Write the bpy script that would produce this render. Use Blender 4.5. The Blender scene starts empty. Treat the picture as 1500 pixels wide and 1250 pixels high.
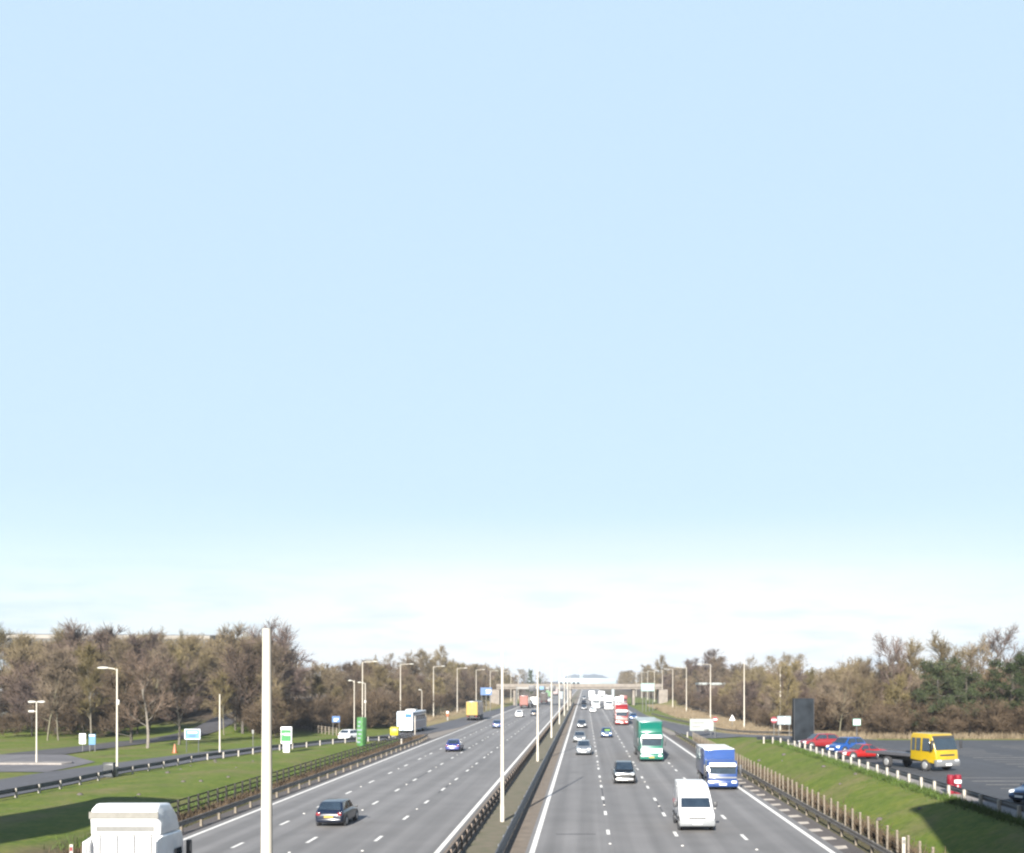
import bpy, bmesh, math, random
import numpy as np
from mathutils import Vector
R = math.radians
random.seed(7)
SC = bpy.context.scene
COL = SC.collection

# ------------------------------------------------------------------ camera, sky, sun, exposure
CAMH = 8.5
cam_d = bpy.data.cameras.new("camera"); cam = bpy.data.objects.new("camera", cam_d); COL.objects.link(cam)
cam.location = (0, 0, CAMH); cam.rotation_euler = (R(90), 0, 0)
cam_d.sensor_width = 36; cam_d.lens = 36 * 1630 / 1500
cam_d.shift_x = -107 / 1500; cam_d.shift_y = 372 / 1500
cam_d.clip_start = 0.3; cam_d.clip_end = 12000
SC.camera = cam
SC.view_settings.view_transform = 'Standard'; SC.view_settings.look = 'None'
SC.view_settings.exposure = 2.1; SC.view_settings.gamma = 1.0
SC.cycles.filter_width = 2.3
SUN_EL, SUN_AZ = 23.0, 8.8          # shadows fall away from the camera and a little to the right
sun_to = Vector((-math.sin(R(SUN_AZ)) * math.cos(R(SUN_EL)), -math.cos(R(SUN_AZ)) * math.cos(R(SUN_EL)), math.sin(R(SUN_EL))))
sd = bpy.data.lights.new("sun", 'SUN'); sd.energy = 4.9; sd.angle = R(0.5); sd.color = (1.0, 0.95, 0.87)
so = bpy.data.objects.new("sun", sd); COL.objects.link(so); so.location = (-30, -60, 60)
so.rotation_euler = (-sun_to).to_track_quat('-Z', 'Y').to_euler()
W = bpy.data.worlds.new("World"); SC.world = W; W.use_nodes = True
nt = W.node_tree; nt.nodes.clear()
def wn(t): return nt.nodes.new(t)
sky = wn('ShaderNodeTexSky'); sky.sky_type = 'NISHITA'; sky.sun_disc = False
sky.sun_elevation = R(SUN_EL); sky.sun_rotation = math.atan2(sun_to.x, sun_to.y); sky.air_density = 1.0; sky.dust_density = 1.5
tc = wn('ShaderNodeTexCoord'); sep = wn('ShaderNodeSeparateXYZ'); nt.links.new(tc.outputs['Generated'], sep.inputs[0])
ramp = wn('ShaderNodeValToRGB'); nt.links.new(sep.outputs['Z'], ramp.inputs[0])
cr = ramp.color_ramp
cr.elements[0].position = 0.0; cr.elements[0].color = (0.83, 0.93, 0.99, 1)
cr.elements[1].position = 1.0; cr.elements[1].color = (0.10, 0.22, 0.55, 1)
for p, c in ((.030, (.84, .94, 1.0, 1)), (.06, (.86, .97, 1, 1)), (.09, (.76, .94, 1, 1)), (.125, (.655, .85, 1.0, 1)), (.165, (.62, .81, 1.0, 1)), (.52, (.61, .81, 1.0, 1)), (.62, (.40, .58, .85, 1))):
    e = cr.elements.new(p); e.color = c
# thin cloud near the horizon
mp = wn('ShaderNodeMapping'); mp.inputs['Scale'].default_value = (6, 6, 34); nt.links.new(tc.outputs['Generated'], mp.inputs[0])
nz = wn('ShaderNodeTexNoise'); nz.inputs['Scale'].default_value = 2.2; nz.inputs['Detail'].default_value = 6; nt.links.new(mp.outputs[0], nz.inputs['Vector'])
cl = wn('ShaderNodeValToRGB'); cl.color_ramp.elements[0].position = .50; cl.color_ramp.elements[1].position = .72; nt.links.new(nz.outputs['Fac'], cl.inputs[0])
band = wn('ShaderNodeValToRGB'); nt.links.new(sep.outputs['Z'], band.inputs[0])
b = band.color_ramp; b.elements[0].position = 0; b.elements[0].color = (1, 1, 1, 1); b.elements[1].position = .12; b.elements[1].color = (0, 0, 0, 1)
mm = wn('ShaderNodeMath'); mm.operation = 'MULTIPLY'; nt.links.new(cl.outputs[0], mm.inputs[0]); nt.links.new(band.outputs[0], mm.inputs[1])
mm2 = wn('ShaderNodeMath'); mm2.operation = 'MULTIPLY'; mm2.inputs[1].default_value = .9; nt.links.new(mm.outputs[0], mm2.inputs[0])
cm = wn('ShaderNodeMix'); cm.data_type = 'RGBA'; nt.links.new(mm2.outputs[0], cm.inputs['Factor']); nt.links.new(ramp.outputs[0], cm.inputs['A']); cm.inputs['B'].default_value = (.66, .84, .97, 1)
# overexposed thin cloud low in the sky ahead
gx = wn('ShaderNodeValToRGB'); ga = wn('ShaderNodeMath'); ga.operation = 'ABSOLUTE'; gs = wn('ShaderNodeMath'); gs.operation = 'SUBTRACT'; gs.inputs[1].default_value = .03
nt.links.new(sep.outputs['X'], gs.inputs[0]); nt.links.new(gs.outputs[0], ga.inputs[0]); nt.links.new(ga.outputs[0], gx.inputs[0])
g_ = gx.color_ramp; g_.interpolation = 'EASE'; g_.elements[0].position = .12; g_.elements[0].color = (1, 1, 1, 1); g_.elements[1].position = .44; g_.elements[1].color = (.12, .12, .12, 1)
gz = wn('ShaderNodeValToRGB'); nt.links.new(sep.outputs['Z'], gz.inputs[0]); g2_ = gz.color_ramp; g2_.interpolation = 'EASE'
g2_.elements[0].position = .0; g2_.elements[0].color = (.8, .8, .8, 1); g2_.elements[1].position = .15; g2_.elements[1].color = (0, 0, 0, 1)
for p_, c_ in ((.03, .95), (.06, .95), (.085, .72), (.115, .25)):
    e = g2_.elements.new(p_); e.color = (c_, c_, c_, 1)
gm = wn('ShaderNodeMath'); gm.operation = 'MULTIPLY'; nt.links.new(gx.outputs[0], gm.inputs[0]); nt.links.new(gz.outputs[0], gm.inputs[1])
gmx = wn('ShaderNodeMix'); gmx.data_type = 'RGBA'; nt.links.new(gm.outputs[0], gmx.inputs['Factor']); nt.links.new(cm.outputs['Result'], gmx.inputs['A']); gmx.inputs['B'].default_value = (1.0, 1.0, 1.0, 1)
cm2 = wn('ShaderNodeMix'); cm2.data_type = 'RGBA'; nt.links.new(mm2.outputs[0], cm2.inputs['Factor']); nt.links.new(gmx.outputs['Result'], cm2.inputs['A']); cm2.inputs['B'].default_value = (.60, .77, .91, 1)
cm = cm2
sc_ = wn('ShaderNodeVectorMath'); sc_.operation = 'SCALE'; sc_.inputs['Scale'].default_value = 2.33; nt.links.new(cm.outputs['Result'], sc_.inputs[0])
mx = wn('ShaderNodeMix'); mx.data_type = 'RGBA'; mx.inputs['Factor'].default_value = .04
nt.links.new(sc_.outputs[0], mx.inputs['A']); nt.links.new(sky.outputs[0], mx.inputs['B'])
bg = wn('ShaderNodeBackground'); bg.inputs[1].default_value = .1; nt.links.new(mx.outputs['Result'], bg.inputs[0])
ow = wn('ShaderNodeOutputWorld'); nt.links.new(bg.outputs[0], ow.inputs[0])

# ------------------------------------------------------------------ materials
ALB = .70      # albedo level that suits the exposure
def mat(name, col, rough=.6, metal=0., var=.12, scale=6., coat=0., bump=0., col2=None, spec=.5, obvar=0., detail=5.):
    col = tuple(c * ALB for c in col); col2 = tuple(c * ALB for c in col2) if col2 else None
    m = bpy.data.materials.new(name); m.use_nodes = True; t = m.node_tree; n = t.nodes; L = t.links
    p = n['Principled BSDF']; p.inputs['Roughness'].default_value = rough; p.inputs['Metallic'].default_value = metal
    p.inputs['Coat Weight'].default_value = coat; p.inputs['Coat Roughness'].default_value = .06; p.inputs['Specular IOR Level'].default_value = spec
    co = n.new('ShaderNodeTexCoord'); z = n.new('ShaderNodeTexNoise'); z.inputs['Scale'].default_value = scale; z.inputs['Detail'].default_value = detail
    L.new(co.outputs['Object'], z.inputs['Vector'])
    r = n.new('ShaderNodeValToRGB'); r.color_ramp.elements[0].position = .3; r.color_ramp.elements[1].position = .7
    c2 = col2 or tuple(min(1, c * (1 + var)) for c in col); c1 = col if col2 else tuple(c * (1 - var) for c in col)
    r.color_ramp.elements[0].color = (*c1, 1); r.color_ramp.elements[1].color = (*c2, 1)
    L.new(z.outputs['Fac'], r.inputs[0]); out = r.outputs[0]
    if obvar:
        oi = n.new('ShaderNodeObjectInfo'); hs = n.new('ShaderNodeHueSaturation')
        a = n.new('ShaderNodeMapRange'); a.inputs['To Min'].default_value = 1 - obvar; a.inputs['To Max'].default_value = 1 + obvar
        L.new(oi.outputs['Random'], a.inputs[0]); L.new(a.outputs[0], hs.inputs['Value'])
        w = n.new('ShaderNodeTexWhiteNoise'); w.noise_dimensions = '1D'; L.new(oi.outputs['Random'], w.inputs['W'])
        a2 = n.new('ShaderNodeMapRange'); a2.inputs['To Min'].default_value = .488; a2.inputs['To Max'].default_value = .532
        L.new(w.outputs['Value'], a2.inputs[0]); L.new(a2.outputs[0], hs.inputs['Hue'])
        a3 = n.new('ShaderNodeMapRange'); a3.inputs['To Min'].default_value = .75; a3.inputs['To Max'].default_value = 1.2
        L.new(w.outputs['Value'], a3.inputs[0]); L.new(a3.outputs[0], hs.inputs['Saturation'])
        L.new(out, hs.inputs['Color']); out = hs.outputs[0]
    L.new(out, p.inputs['Base Color'])
    if bump:
        bn = n.new('ShaderNodeBump'); bn.inputs['Strength'].default_value = bump; bn.inputs['Distance'].default_value = .05
        L.new(z.outputs['Fac'], bn.inputs['Height']); L.new(bn.outputs[0], p.inputs['Normal'])
    return m
_paint = {}
def paint(c, rough=.28):
    k = tuple(c) if min(c) > .66 else tuple(q * .34 for q in c); c = k
    if k not in _paint: _paint[k] = mat('paint', c, rough, 0, .07, 2.5, coat=.5)
    return _paint[k]
M = dict(
    glass=mat('window_glass', (.018, .028, .04), .06, 0, .2, 2, spec=.8), rubber=mat('tyre_rubber', (.02, .02, .022), .85, 0, .2, 12),
    rim=mat('wheel_rim', (.5, .5, .5), .35, .6, .1, 8), lamp=mat('headlamp_lens', (.75, .78, .8), .12, 0, .08, 20, coat=.6),
    red=mat('tail_lamp', (.17, .012, .018), .2, 0, .1, 20, coat=.5), plate_w=mat('plate_white', (.8, .8, .78), .4, 0, .05, 30),
    plate_y=mat('plate_yellow', (.35, .22, .03), .4, 0, .05, 30), dark=mat('black_plastic', (.025, .026, .03), .55, 0, .2, 10),
    chrome=mat('silver_trim', (.6, .6, .6), .3, .7, .08, 8), chassis=mat('chassis_steel', (.035, .034, .033), .7, .2, .25, 5),
    pole=mat('pale_column', (.44, .41, .355), .55, .05, .1, 1.2), galv=mat('galvanised_steel', (.14, .14, .135), .5, .3, .2, 3),
    rail=mat('weathered_rail', (.13, .115, .10), .6, .3, .3, 1.5), rail_dark=mat('dark_rail', (.075, .08, .09), .55, .3, .25, 1.5),
    rail_tan=mat('stained_rail', (.155, .12, .095), .7, .1, .3, 1.2),
    wood=mat('weathered_timber', (.15, .125, .095), .85, 0, .25, 3), wood_dark=mat('dark_timber', (.022, .019, .017), .85, 0, .3, 3),
    wpost=mat('white_post', (.30, .275, .24), .6, 0, .12, 4), head=mat('lamp_head_shell', (.45, .44, .40), .4, 0, .1, 6),
    white=mat('white_sheet', (.78, .78, .77), .45, 0, .06, 2), signback=mat('sign_back_grey', (.19, .215, .21), .5, .1, .1, 3),
    concrete=mat('concrete', (.16, .14, .12), .85, 0, .2, .8, bump=.2), marking=mat('road_paint', (.66, .64, .60), .65, 0, .16, 2.2),
    marking_worn=mat('worn_road_paint', (.42, .37, .31), .75, 0, .3, 2.2), blue=mat('sign_blue', (.015, .075, .21), .4, 0, .08, 4),
    lblue=mat('sign_pale_blue', (.06, .16, .28), .4, 0, .1, 4), green=mat('sign_green', (.012, .15, .035), .4, 0, .1, 4),
    dgreen=mat('totem_green', (.05, .15, .045), .45, 0, .3, 2.5), teal=mat('sign_teal', (.12, .24, .20), .4, 0, .1, 4),
    orange=mat('orange_plastic', (.26, .075, .02), .5, 0, .1, 8), slate=mat('slate_sheet', (.013, .017, .021), .5, 0, .35, 1.1, bump=.25),
    yellow=mat('yellow_plastic', (.36, .30, .003), .4, 0, .06, 6), redplastic=mat('red_plastic', (.17, .007, .018), .4, 0, .15, 6),
    bark=mat('bark', (.065, .055, .044), .95, 0, .35, 4, obvar=.25), barkpale=mat('pale_bark', (.115, .10, .075), .9, 0, .3, 3, obvar=.2),
    twig=mat('twigs', (.120, .090, .056), .95, 0, .3, .5, obvar=.33, spec=.1), twigpurple=mat('purple_twigs', (.100, .070, .055), .95, 0, .3, .5, obvar=.25, spec=.1),
    needle=mat('pine_needles', (.036, .046, .019), .9, 0, .45, .9, obvar=.15, spec=.15), scrub=mat('dry_scrub', (.082, .060, .040), .95, 0, .5, .7, spec=.1),
    straw=mat('dry_grass', (.17, .135, .09), .95, 0, .35, .6, spec=.1),
    brick=mat('brick', (.10, .08, .065), .85, 0, .2, 3), shed=mat('shed_cladding', (.085, .105, .125), .6, .1, .12, .4), shedroof=mat('shed_roof_edge', (.17, .155, .135), .6, 0, .1, .4),
    shed_dark=mat('shed_band', (.05, .055, .06), .6, 0, .15, .4), palebridge=mat('pale_bridge_panel', (.17, .21, .23), .5, 0, .08, .3),
    hill=mat('hill_cover', (.055, .07, .075), .95, 0, .3, .01),
)
def asphalt(name, base, tracks=None, warm=0.):
    base = tuple(c * ALB for c in base)
    m = bpy.data.materials.new(name); m.use_nodes = True; t = m.node_tree; n = t.nodes; L = t.links; p = n['Principled BSDF']
    p.inputs['Roughness'].default_value = .82; p.inputs['Specular IOR Level'].default_value = .35
    co = n.new('ShaderNodeTexCoord')
    def noise(sc, det, mapsc=None):
        z = n.new('ShaderNodeTexNoise'); z.inputs['Scale'].default_value = sc; z.inputs['Detail'].default_value = det
        if mapsc:
            q = n.new('ShaderNodeMapping'); q.inputs['Scale'].default_value = mapsc; L.new(co.outputs['Object'], q.inputs[0]); L.new(q.outputs[0], z.inputs['Vector'])
        else: L.new(co.outputs['Object'], z.inputs['Vector'])
        return z
    a = noise(45, 3); b_ = noise(.35, 5); c = noise(1.0, 4, (1.6, .012, 1)); d = noise(.5, 3, (.15, .06, 1))
    def mr(src, lo, hi):
        q = n.new('ShaderNodeMapRange'); q.inputs['From Min'].default_value = .3; q.inputs['From Max'].default_value = .7
        q.inputs['To Min'].default_value = lo; q.inputs['To Max'].default_value = hi; L.new(src, q.inputs[0]); return q.outputs[0]
    def mul(x, y):
        q = n.new('ShaderNodeMath'); q.operation = 'MULTIPLY'; L.new(x, q.inputs[0]); L.new(y, q.inputs[1]); return q.outputs[0]
    f = mul(mul(mr(a.outputs['Fac'], .85, 1.15), mr(b_.outputs['Fac'], .90, 1.09)), mul(mr(c.outputs['Fac'], .86, 1.12), mr(d.outputs['Fac'], .88, 1.10)))
    if tracks:       # polished wheel tracks and the oily strip, fixed to each lane
        x0, w_ = tracks
        s = n.new('ShaderNodeSeparateXYZ'); L.new(co.outputs['Object'], s.inputs[0])
        q = n.new('ShaderNodeMath'); q.operation = 'SUBTRACT'; L.new(s.outputs['X'], q.inputs[0]); q.inputs[1].default_value = x0
        q2 = n.new('ShaderNodeMath'); q2.operation = 'MULTIPLY'; L.new(q.outputs[0], q2.inputs[0]); q2.inputs[1].default_value = 2 * math.pi * 2 / w_
        q3 = n.new('ShaderNodeMath'); q3.operation = 'COSINE'; L.new(q2.outputs[0], q3.inputs[0])
        q4 = n.new('ShaderNodeMath'); q4.operation = 'MULTIPLY_ADD'; L.new(q3.outputs[0], q4.inputs[0]); q4.inputs[1].default_value = .10; q4.inputs[2].default_value = 1.0
        f = mul(f, q4.outputs[0])
    v = n.new('ShaderNodeVectorMath'); v.operation = 'SCALE'; v.inputs[0].default_value = base; L.new(f, v.inputs['Scale']); L.new(v.outputs[0], p.inputs['Base Color'])
    bn = n.new('ShaderNodeBump'); bn.inputs['Strength'].default_value = .25; bn.inputs['Distance'].default_value = .02; L.new(a.outputs['Fac'], bn.inputs['Height']); L.new(bn.outputs[0], p.inputs['Normal'])
    return m
M['road'] = asphalt('motorway_asphalt', (.150, .145, .143), (-2.65, 3.68))
M['slip'] = asphalt('slip_asphalt', (.070, .070, .078)); M['lot'] = asphalt('car_park_asphalt', (.043, .046, .053)); M['side'] = asphalt('service_asphalt', (.105, .10, .105))
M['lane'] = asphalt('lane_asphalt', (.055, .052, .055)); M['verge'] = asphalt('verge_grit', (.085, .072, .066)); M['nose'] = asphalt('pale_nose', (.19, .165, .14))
M['gravel'] = mat('median_gravel', (.105, .080, .058), .95, 0, .2, 1.3, bump=.3, col2=(.165, .130, .095)); M['moss'] = mat('median_moss', (.075, .075, .035), .95, 0, .2, 1.1, bump=.3, col2=(.13, .105, .07))
M['path'] = mat('kerb_path', (.20, .18, .165), .9, 0, .2, 1.5)

# ground: grass, dry grass and leaf litter as painted soil zones
def ground_material():
    m = bpy.data.materials.new('ground_cover'); m.use_nodes = True; t = m.node_tree; n = t.nodes; L = t.links; p = n['Principled BSDF']
    p.inputs['Roughness'].default_value = .95; p.inputs['Specular IOR Level'].default_value = .15
    co = n.new('ShaderNodeTexCoord'); at = n.new('ShaderNodeAttribute'); at.attribute_name = 'zone'
    sp = n.new('ShaderNodeSeparateColor'); L.new(at.outputs['Color'], sp.inputs[0])
    def ns(s, d=6):
        z = n.new('ShaderNodeTexNoise'); z.inputs['Scale'].default_value = s; z.inputs['Detail'].default_value = d; z.inputs['Roughness'].default_value = .65; L.new(co.outputs['Object'], z.inputs['Vector']); return z.outputs['Fac']
    def rp(f, *st):
        if st[0][1] != (0, 0, 0): st = [(q, tuple(v * ALB for v in c)) for q, c in st]
        r = n.new('ShaderNodeValToRGB'); r.color_ramp.elements[0].position = st[0][0]; r.color_ramp.elements[0].color = (*st[0][1], 1)
        r.color_ramp.elements[1].position = st[-1][0]; r.color_ramp.elements[1].color = (*st[-1][1], 1)
        for q, c in st[1:-1]: e = r.color_ramp.elements.new(q); e.color = (*c, 1)
        L.new(f, r.inputs[0]); return r.outputs[0]
    def mixc(f, a, b_):
        x = n.new('ShaderNodeMix'); x.data_type = 'RGBA'; L.new(f, x.inputs['Factor']); L.new(a, x.inputs['A']); L.new(b_, x.inputs['B']); return x.outputs['Result']
    big, fine, mid = ns(.16, 7), ns(2.2, 8), ns(.45, 8)
    g1 = rp(mid, (.30, (.046, .080, .007)), (.52, (.088, .126, .014)), (.72, (.160, .160, .030)))
    g2 = rp(fine, (.3, (.036, .062, .006)), (.5, (.092, .130, .014)), (.72, (.185, .175, .045)))
    hf = n.new('ShaderNodeValue'); hf.outputs[0].default_value = .5
    grass = mixc(hf.outputs[0], g1, g2)
    worn = rp(big, (.47, (0, 0, 0)), (.68, (.7, .7, .7)))
    dryp = rp(fine, (.3, (.12, .105, .045)), (.7, (.20, .155, .08)))
    grass = mixc(worn, grass, dryp)
    dry = rp(fine, (.3, (.17, .12, .065)), (.55, (.29, .215, .12)), (.75, (.36, .29, .18)))
    lit = rp(fine, (.3, (.040, .030, .020)), (.55, (.085, .062, .042)), (.75, (.13, .10, .065)))
    c = mixc(sp.outputs['Red'], grass, dry); c = mixc(sp.outputs['Green'], c, lit)
    L.new(c, p.inputs['Base Color'])
    bn = n.new('ShaderNodeBump'); bn.inputs['Strength'].default_value = .6; bn.inputs['Distance'].default_value = .12; L.new(fine, bn.inputs['Height']); L.new(bn.outputs[0], p.inputs['Normal'])
    return m
M['ground'] = ground_material()

# ------------------------------------------------------------------ mesh helpers
class MB:
    def __init__(s): s.v = []; s.f = []
    def add(s, vs, fs):
        o = len(s.v); s.v += [tuple(map(float, q)) for q in vs]; s.f += [tuple(o + i for i in f) for f in fs]; return s
    def box(s, x0, x1, y0, y1, z0, z1):
        return s.add([(x0, y0, z0), (x1, y0, z0), (x1, y1, z0), (x0, y1, z0), (x0, y0, z1), (x1, y0, z1), (x1, y1, z1), (x0, y1, z1)],
                     [(0, 3, 2, 1), (4, 5, 6, 7), (0, 1, 5, 4), (1, 2, 6, 5), (2, 3, 7, 6), (3, 0, 4, 7)])
    def tube(s, pts, rad, n=10, caps=True):
        pts = [Vector(p) for p in pts]; rings = []
        for i, p in enumerate(pts):
            d = (pts[min(i + 1, len(pts) - 1)] - pts[max(i - 1, 0)]).normalized()
            u = d.orthogonal().normalized() if abs(d.z) < .95 else Vector((1, 0, 0)); u = (u - d * u.dot(d)).normalized(); w = d.cross(u)
            r = rad[i] if isinstance(rad, (list, tuple)) else rad
            rings.append([p + (u * math.cos(a) + w * math.sin(a)) * r for a in [2 * math.pi * k / n for k in range(n)]])
        vs = [q for r_ in rings for q in r_]; fs = []
        for i in range(len(pts) - 1):
            for k in range(n): a, b_ = i * n + k, i * n + (k + 1) % n; fs.append((a, b_, b_ + n, a + n))
        if caps: fs += [tuple(range(n))[::-1], tuple((len(pts) - 1) * n + k for k in range(n))]
        return s.add(vs, fs)
    def disc_x(s, x0, x1, y, z, r, n=18, r1=None):
        r1 = r1 or r
        vs = [(x0, y + r * math.cos(a), z + r * math.sin(a)) for a in [2 * math.pi * k / n for k in range(n)]] + [(x1, y + r1 * math.cos(a), z + r1 * math.sin(a)) for a in [2 * math.pi * k / n for k in range(n)]]
        return s.add(vs, [(k, (k + 1) % n, n + (k + 1) % n, n + k) for k in range(n)] + [tuple(range(n))[::-1], tuple(range(n, 2 * n))])
    def slab(s, q, t=.02):      # a quad given thickness along its normal (outward = right-hand order)
        q = [Vector(p) for p in q]; nn = (q[1] - q[0]).cross(q[3] - q[0]).normalized() * t
        return s.add(q + [p + nn for p in q], [(3, 2, 1, 0), (4, 5, 6, 7), (0, 1, 5, 4), (1, 2, 6, 5), (2, 3, 7, 6), (3, 0, 4, 7)])
    def prism(s, prof, hw):     # (y,z) profile across x = +-hw(y,z)
        n = len(prof); h = hw if callable(hw) else (lambda y, z: hw)
        vs = [(-h(y, z), y, z) for y, z in prof] + [(h(y, z), y, z) for y, z in prof]
        return s.add(vs, [(k, (k + 1) % n, n + (k + 1) % n, n + k) for k in range(n)] + [tuple(range(n))[::-1], tuple(range(n, 2 * n))])
    def loft(s, rings, caps=True):
        n = len(rings[0]); vs = [p for r_ in rings for p in r_]; fs = []
        for i in range(len(rings) - 1):
            for k in range(n): a, b_ = i * n + k, i * n + (k + 1) % n; fs.append((a, b_, b_ + n, a + n))
        if caps: fs += [tuple(range(n))[::-1], tuple((len(rings) - 1) * n + k for k in range(n))]
        return s.add(vs, fs)
    def mesh(s, name, m, bevel=0, seg=2, smooth=40):
        me = bpy.data.meshes.new(name); me.from_pydata(s.v, [], s.f)
        bm = bmesh.new(); bm.from_mesh(me); bmesh.ops.recalc_face_normals(bm, faces=bm.faces)
        if bevel: bmesh.ops.bevel(bm, geom=[e for e in bm.edges if len(e.link_faces) == 2 and e.calc_face_angle(0) > .35], offset=bevel, segments=seg, affect='EDGES', profile=.5)
        bm.to_mesh(me); bm.free()
        if smooth: me.shade_smooth(); me.set_sharp_from_angle(angle=R(smooth))
        me.materials.append(m); return me
    def build(s, name, m, parent=None, bevel=0, seg=2, smooth=40, loc=None): return obj(name, s.mesh(name, m, bevel, seg, smooth), parent, loc)
def obj(name, me, parent=None, loc=None, rot=None):
    o = bpy.data.objects.new(name, me); COL.objects.link(o)
    if parent: o.parent = parent
    if loc is not None: o.location = loc
    if rot is not None: o.rotation_euler = rot
    return o
def tag(o, label, cat, group=None, kind=None):
    o['label'] = label; o['category'] = cat
    if group: o['group'] = group
    if kind: o['kind'] = kind
    return o
def thing(name, label, cat, loc=(0, 0, 0), rz=0., group=None):
    return tag(obj(name, None, None, loc, (0, 0, rz)), label, cat, group)
def struct(o): o['kind'] = 'structure'; return o
def lerp(a, b_, t): return Vector(a) * (1 - t) + Vector(b_) * t
def sub_quad(q, u0, u1, v0, v1, off=.004):    # inset patch of quad q (0-1 bottom edge, 3-2 top edge)
    q = [Vector(p) for p in q]; nn = (q[1] - q[0]).cross(q[3] - q[0]).normalized() * off
    P = lambda u, v: lerp(lerp(q[0], q[1], u), lerp(q[3], q[2], u), v) + nn
    return [P(u0, v0), P(u1, v0), P(u1, v1), P(u0, v1)]
def ss(a, b_, x):
    t = np.clip((np.asarray(x, float) - a) / (b_ - a), 0, 1); return t * t * (3 - 2 * t)

# ------------------------------------------------------------------ terrain
def H(x, y):
    x = np.asarray(x, float); y = np.asarray(y, float)
    hr = 1.8 - 1.5 * ss(122, 178, y)
    right = hr * (ss(15.4, 20.2, x) * .85 + ss(15.2, 17.2, x) * .15) + 1.4 * ss(28, 46, x) * ss(135, 180, y)
    hl = .55 - .4 * ss(140, 168, y)
    left = hl * ss(-24.6, -30.5, x) + 2.4 * ss(-42, -58, x) * ss(148, 205, y) + 1.0 * ss(-31, -42, x) * ss(175, 220, y)
    h = np.where(x > 0, right, left)
    h = h + 5.6 * np.exp(-((y - 384) / 24.) ** 2) * ss(24, 46, np.abs(x + 2))
    h = h + np.sin(x * .7 + y * .31) * .03 * ss(26, 30, np.abs(x)) * np.where((x > 19) & (y < 128), 0, 1)
    return np.where((x > -24.3) & (x < 15.1), -.05, h)
def Hz(x, y): return float(H(x, y))
def sheet(name, m, pts, z=None, off=.045, nx=5, kind=True):
    """strip given as [(y, x0, x1)]: follows the terrain, or lies at z"""
    v, f = [], []; rows = []
    for (ya, a0, a1), (yb, b0, b1) in zip(pts[:-1], pts[1:]):
        k = max(1, int(abs(yb - ya) / 6)) if z is None else 1
        rows += [(ya + (yb - ya) * i / k, a0 + (b0 - a0) * i / k, a1 + (b1 - a1) * i / k) for i in range(k)]
    rows.append(pts[-1])
    for y, x0, x1 in rows:
        for i in range(nx + 1):
            x = x0 + (x1 - x0) * i / nx; v.append((x, y, (Hz(x, y) + off) if z is None else z))
    n = nx + 1
    for r_ in range(len(rows) - 1):
        for i in range(nx): f.append((r_ * n + i, r_ * n + i + 1, r_ * n + n + i + 1, r_ * n + n + i))
    mb = MB(); mb.v = v; mb.f = f; o = mb.build(name, m, smooth=0)
    return struct(o) if kind else o

xs = np.concatenate([[-5000, -2500, -1200, -600, -300], np.arange(-200, -60, 8), np.arange(-60, -24.3, 1.4), [-24.32, -24.3, -15, -5, 5, 15.1, 15.12], np.arange(15.6, 30, .8), np.arange(30, 80, 3), np.arange(80, 200, 10), [300, 600, 1200, 2500, 5000]])
ys = np.concatenate([[-400, -200, -100, -40, 0], np.arange(20, 200, 2.5), np.arange(200, 460, 5), np.arange(460, 900, 25), [1000, 1300, 1700, 2300, 3200, 3900, 4600]])
X, Y = np.meshgrid(xs, ys); Z = H(X, Y); ny, nx = X.shape
me = bpy.data.meshes.new('ground')
idx = np.arange(ny * nx).reshape(ny, nx)
faces = np.stack([idx[:-1, :-1], idx[:-1, 1:], idx[1:, 1:], idx[1:, :-1]], -1).reshape(-1, 4)
me.from_pydata(np.stack([X, Y, Z], -1).reshape(-1, 3).tolist(), [], faces.tolist()); me.shade_smooth(); me.materials.append(M['ground'])
zone = np.zeros((ny * nx, 4), np.float32); zone[:, 3] = 1; fx, fy = X.ravel(), Y.ravel()
dry = ss(19, 24, fx) * ss(138, 150, fy) * (1 - ss(300, 420, fy)) + .8 * ss(30, 34, fx) * ss(126, 131, fy) + .8 * ss(-25, -30, fx) * ss(190, 215, fy) * (1 - ss(-36, -42, fx))
lit = ss(29, 34, fx) * ss(140, 156, fy) + ss(-38, -46, fx) * ss(172, 188, fy) + .75 * ((fx > -26.5) & (fx < -24)) * (1 - ss(300, 330, fy)) + .85 * ((fx > 14.9) & (fx < 15.9)) * (1 - ss(150, 165, fy)) + .9 * ss(500, 560, fy)  # litter tone along the right fence paints in the shade there
zone[:, 0] = np.clip(dry, 0, 1); zone[:, 1] = np.clip(lit, 0, 1)
me.attributes.new('zone', 'FLOAT_COLOR', 'POINT').data.foreach_set('color', zone.ravel())
struct(obj('ground', me))

FAR = 1500
struct(sheet('road', M['road'], [(-60, -21.95, -7.0), (FAR, -21.95, -7.0)], 0.0, nx=1)).name = 'road'
r2 = sheet('road', M['road'], [(-60, -2.95, 12.75), (FAR, -2.95, 12.75)], 0.0, nx=1)
struct(sheet('verge', M['verge'], [(-60, 12.75, 15.2), (FAR, 12.75, 15.2)], -.006, nx=1))
struct(sheet('verge', M['verge'], [(-60, -24.4, -21.95), (FAR, -24.4, -21.95)], -.006, nx=1))
sheet('median_strip', M['gravel'], [(-60, -7.0, -6.0), (FAR, -7.0, -6.0)], 0.0, nx=1)
sheet('median_strip', M['moss'], [(-60, -6.0, -4.2), (FAR, -6.0, -4.2)], 0.004, nx=1)
sheet('median_strip', M['gravel'], [(-60, -4.2, -2.95), (FAR, -4.2, -2.95)], 0.0, nx=1)
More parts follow.
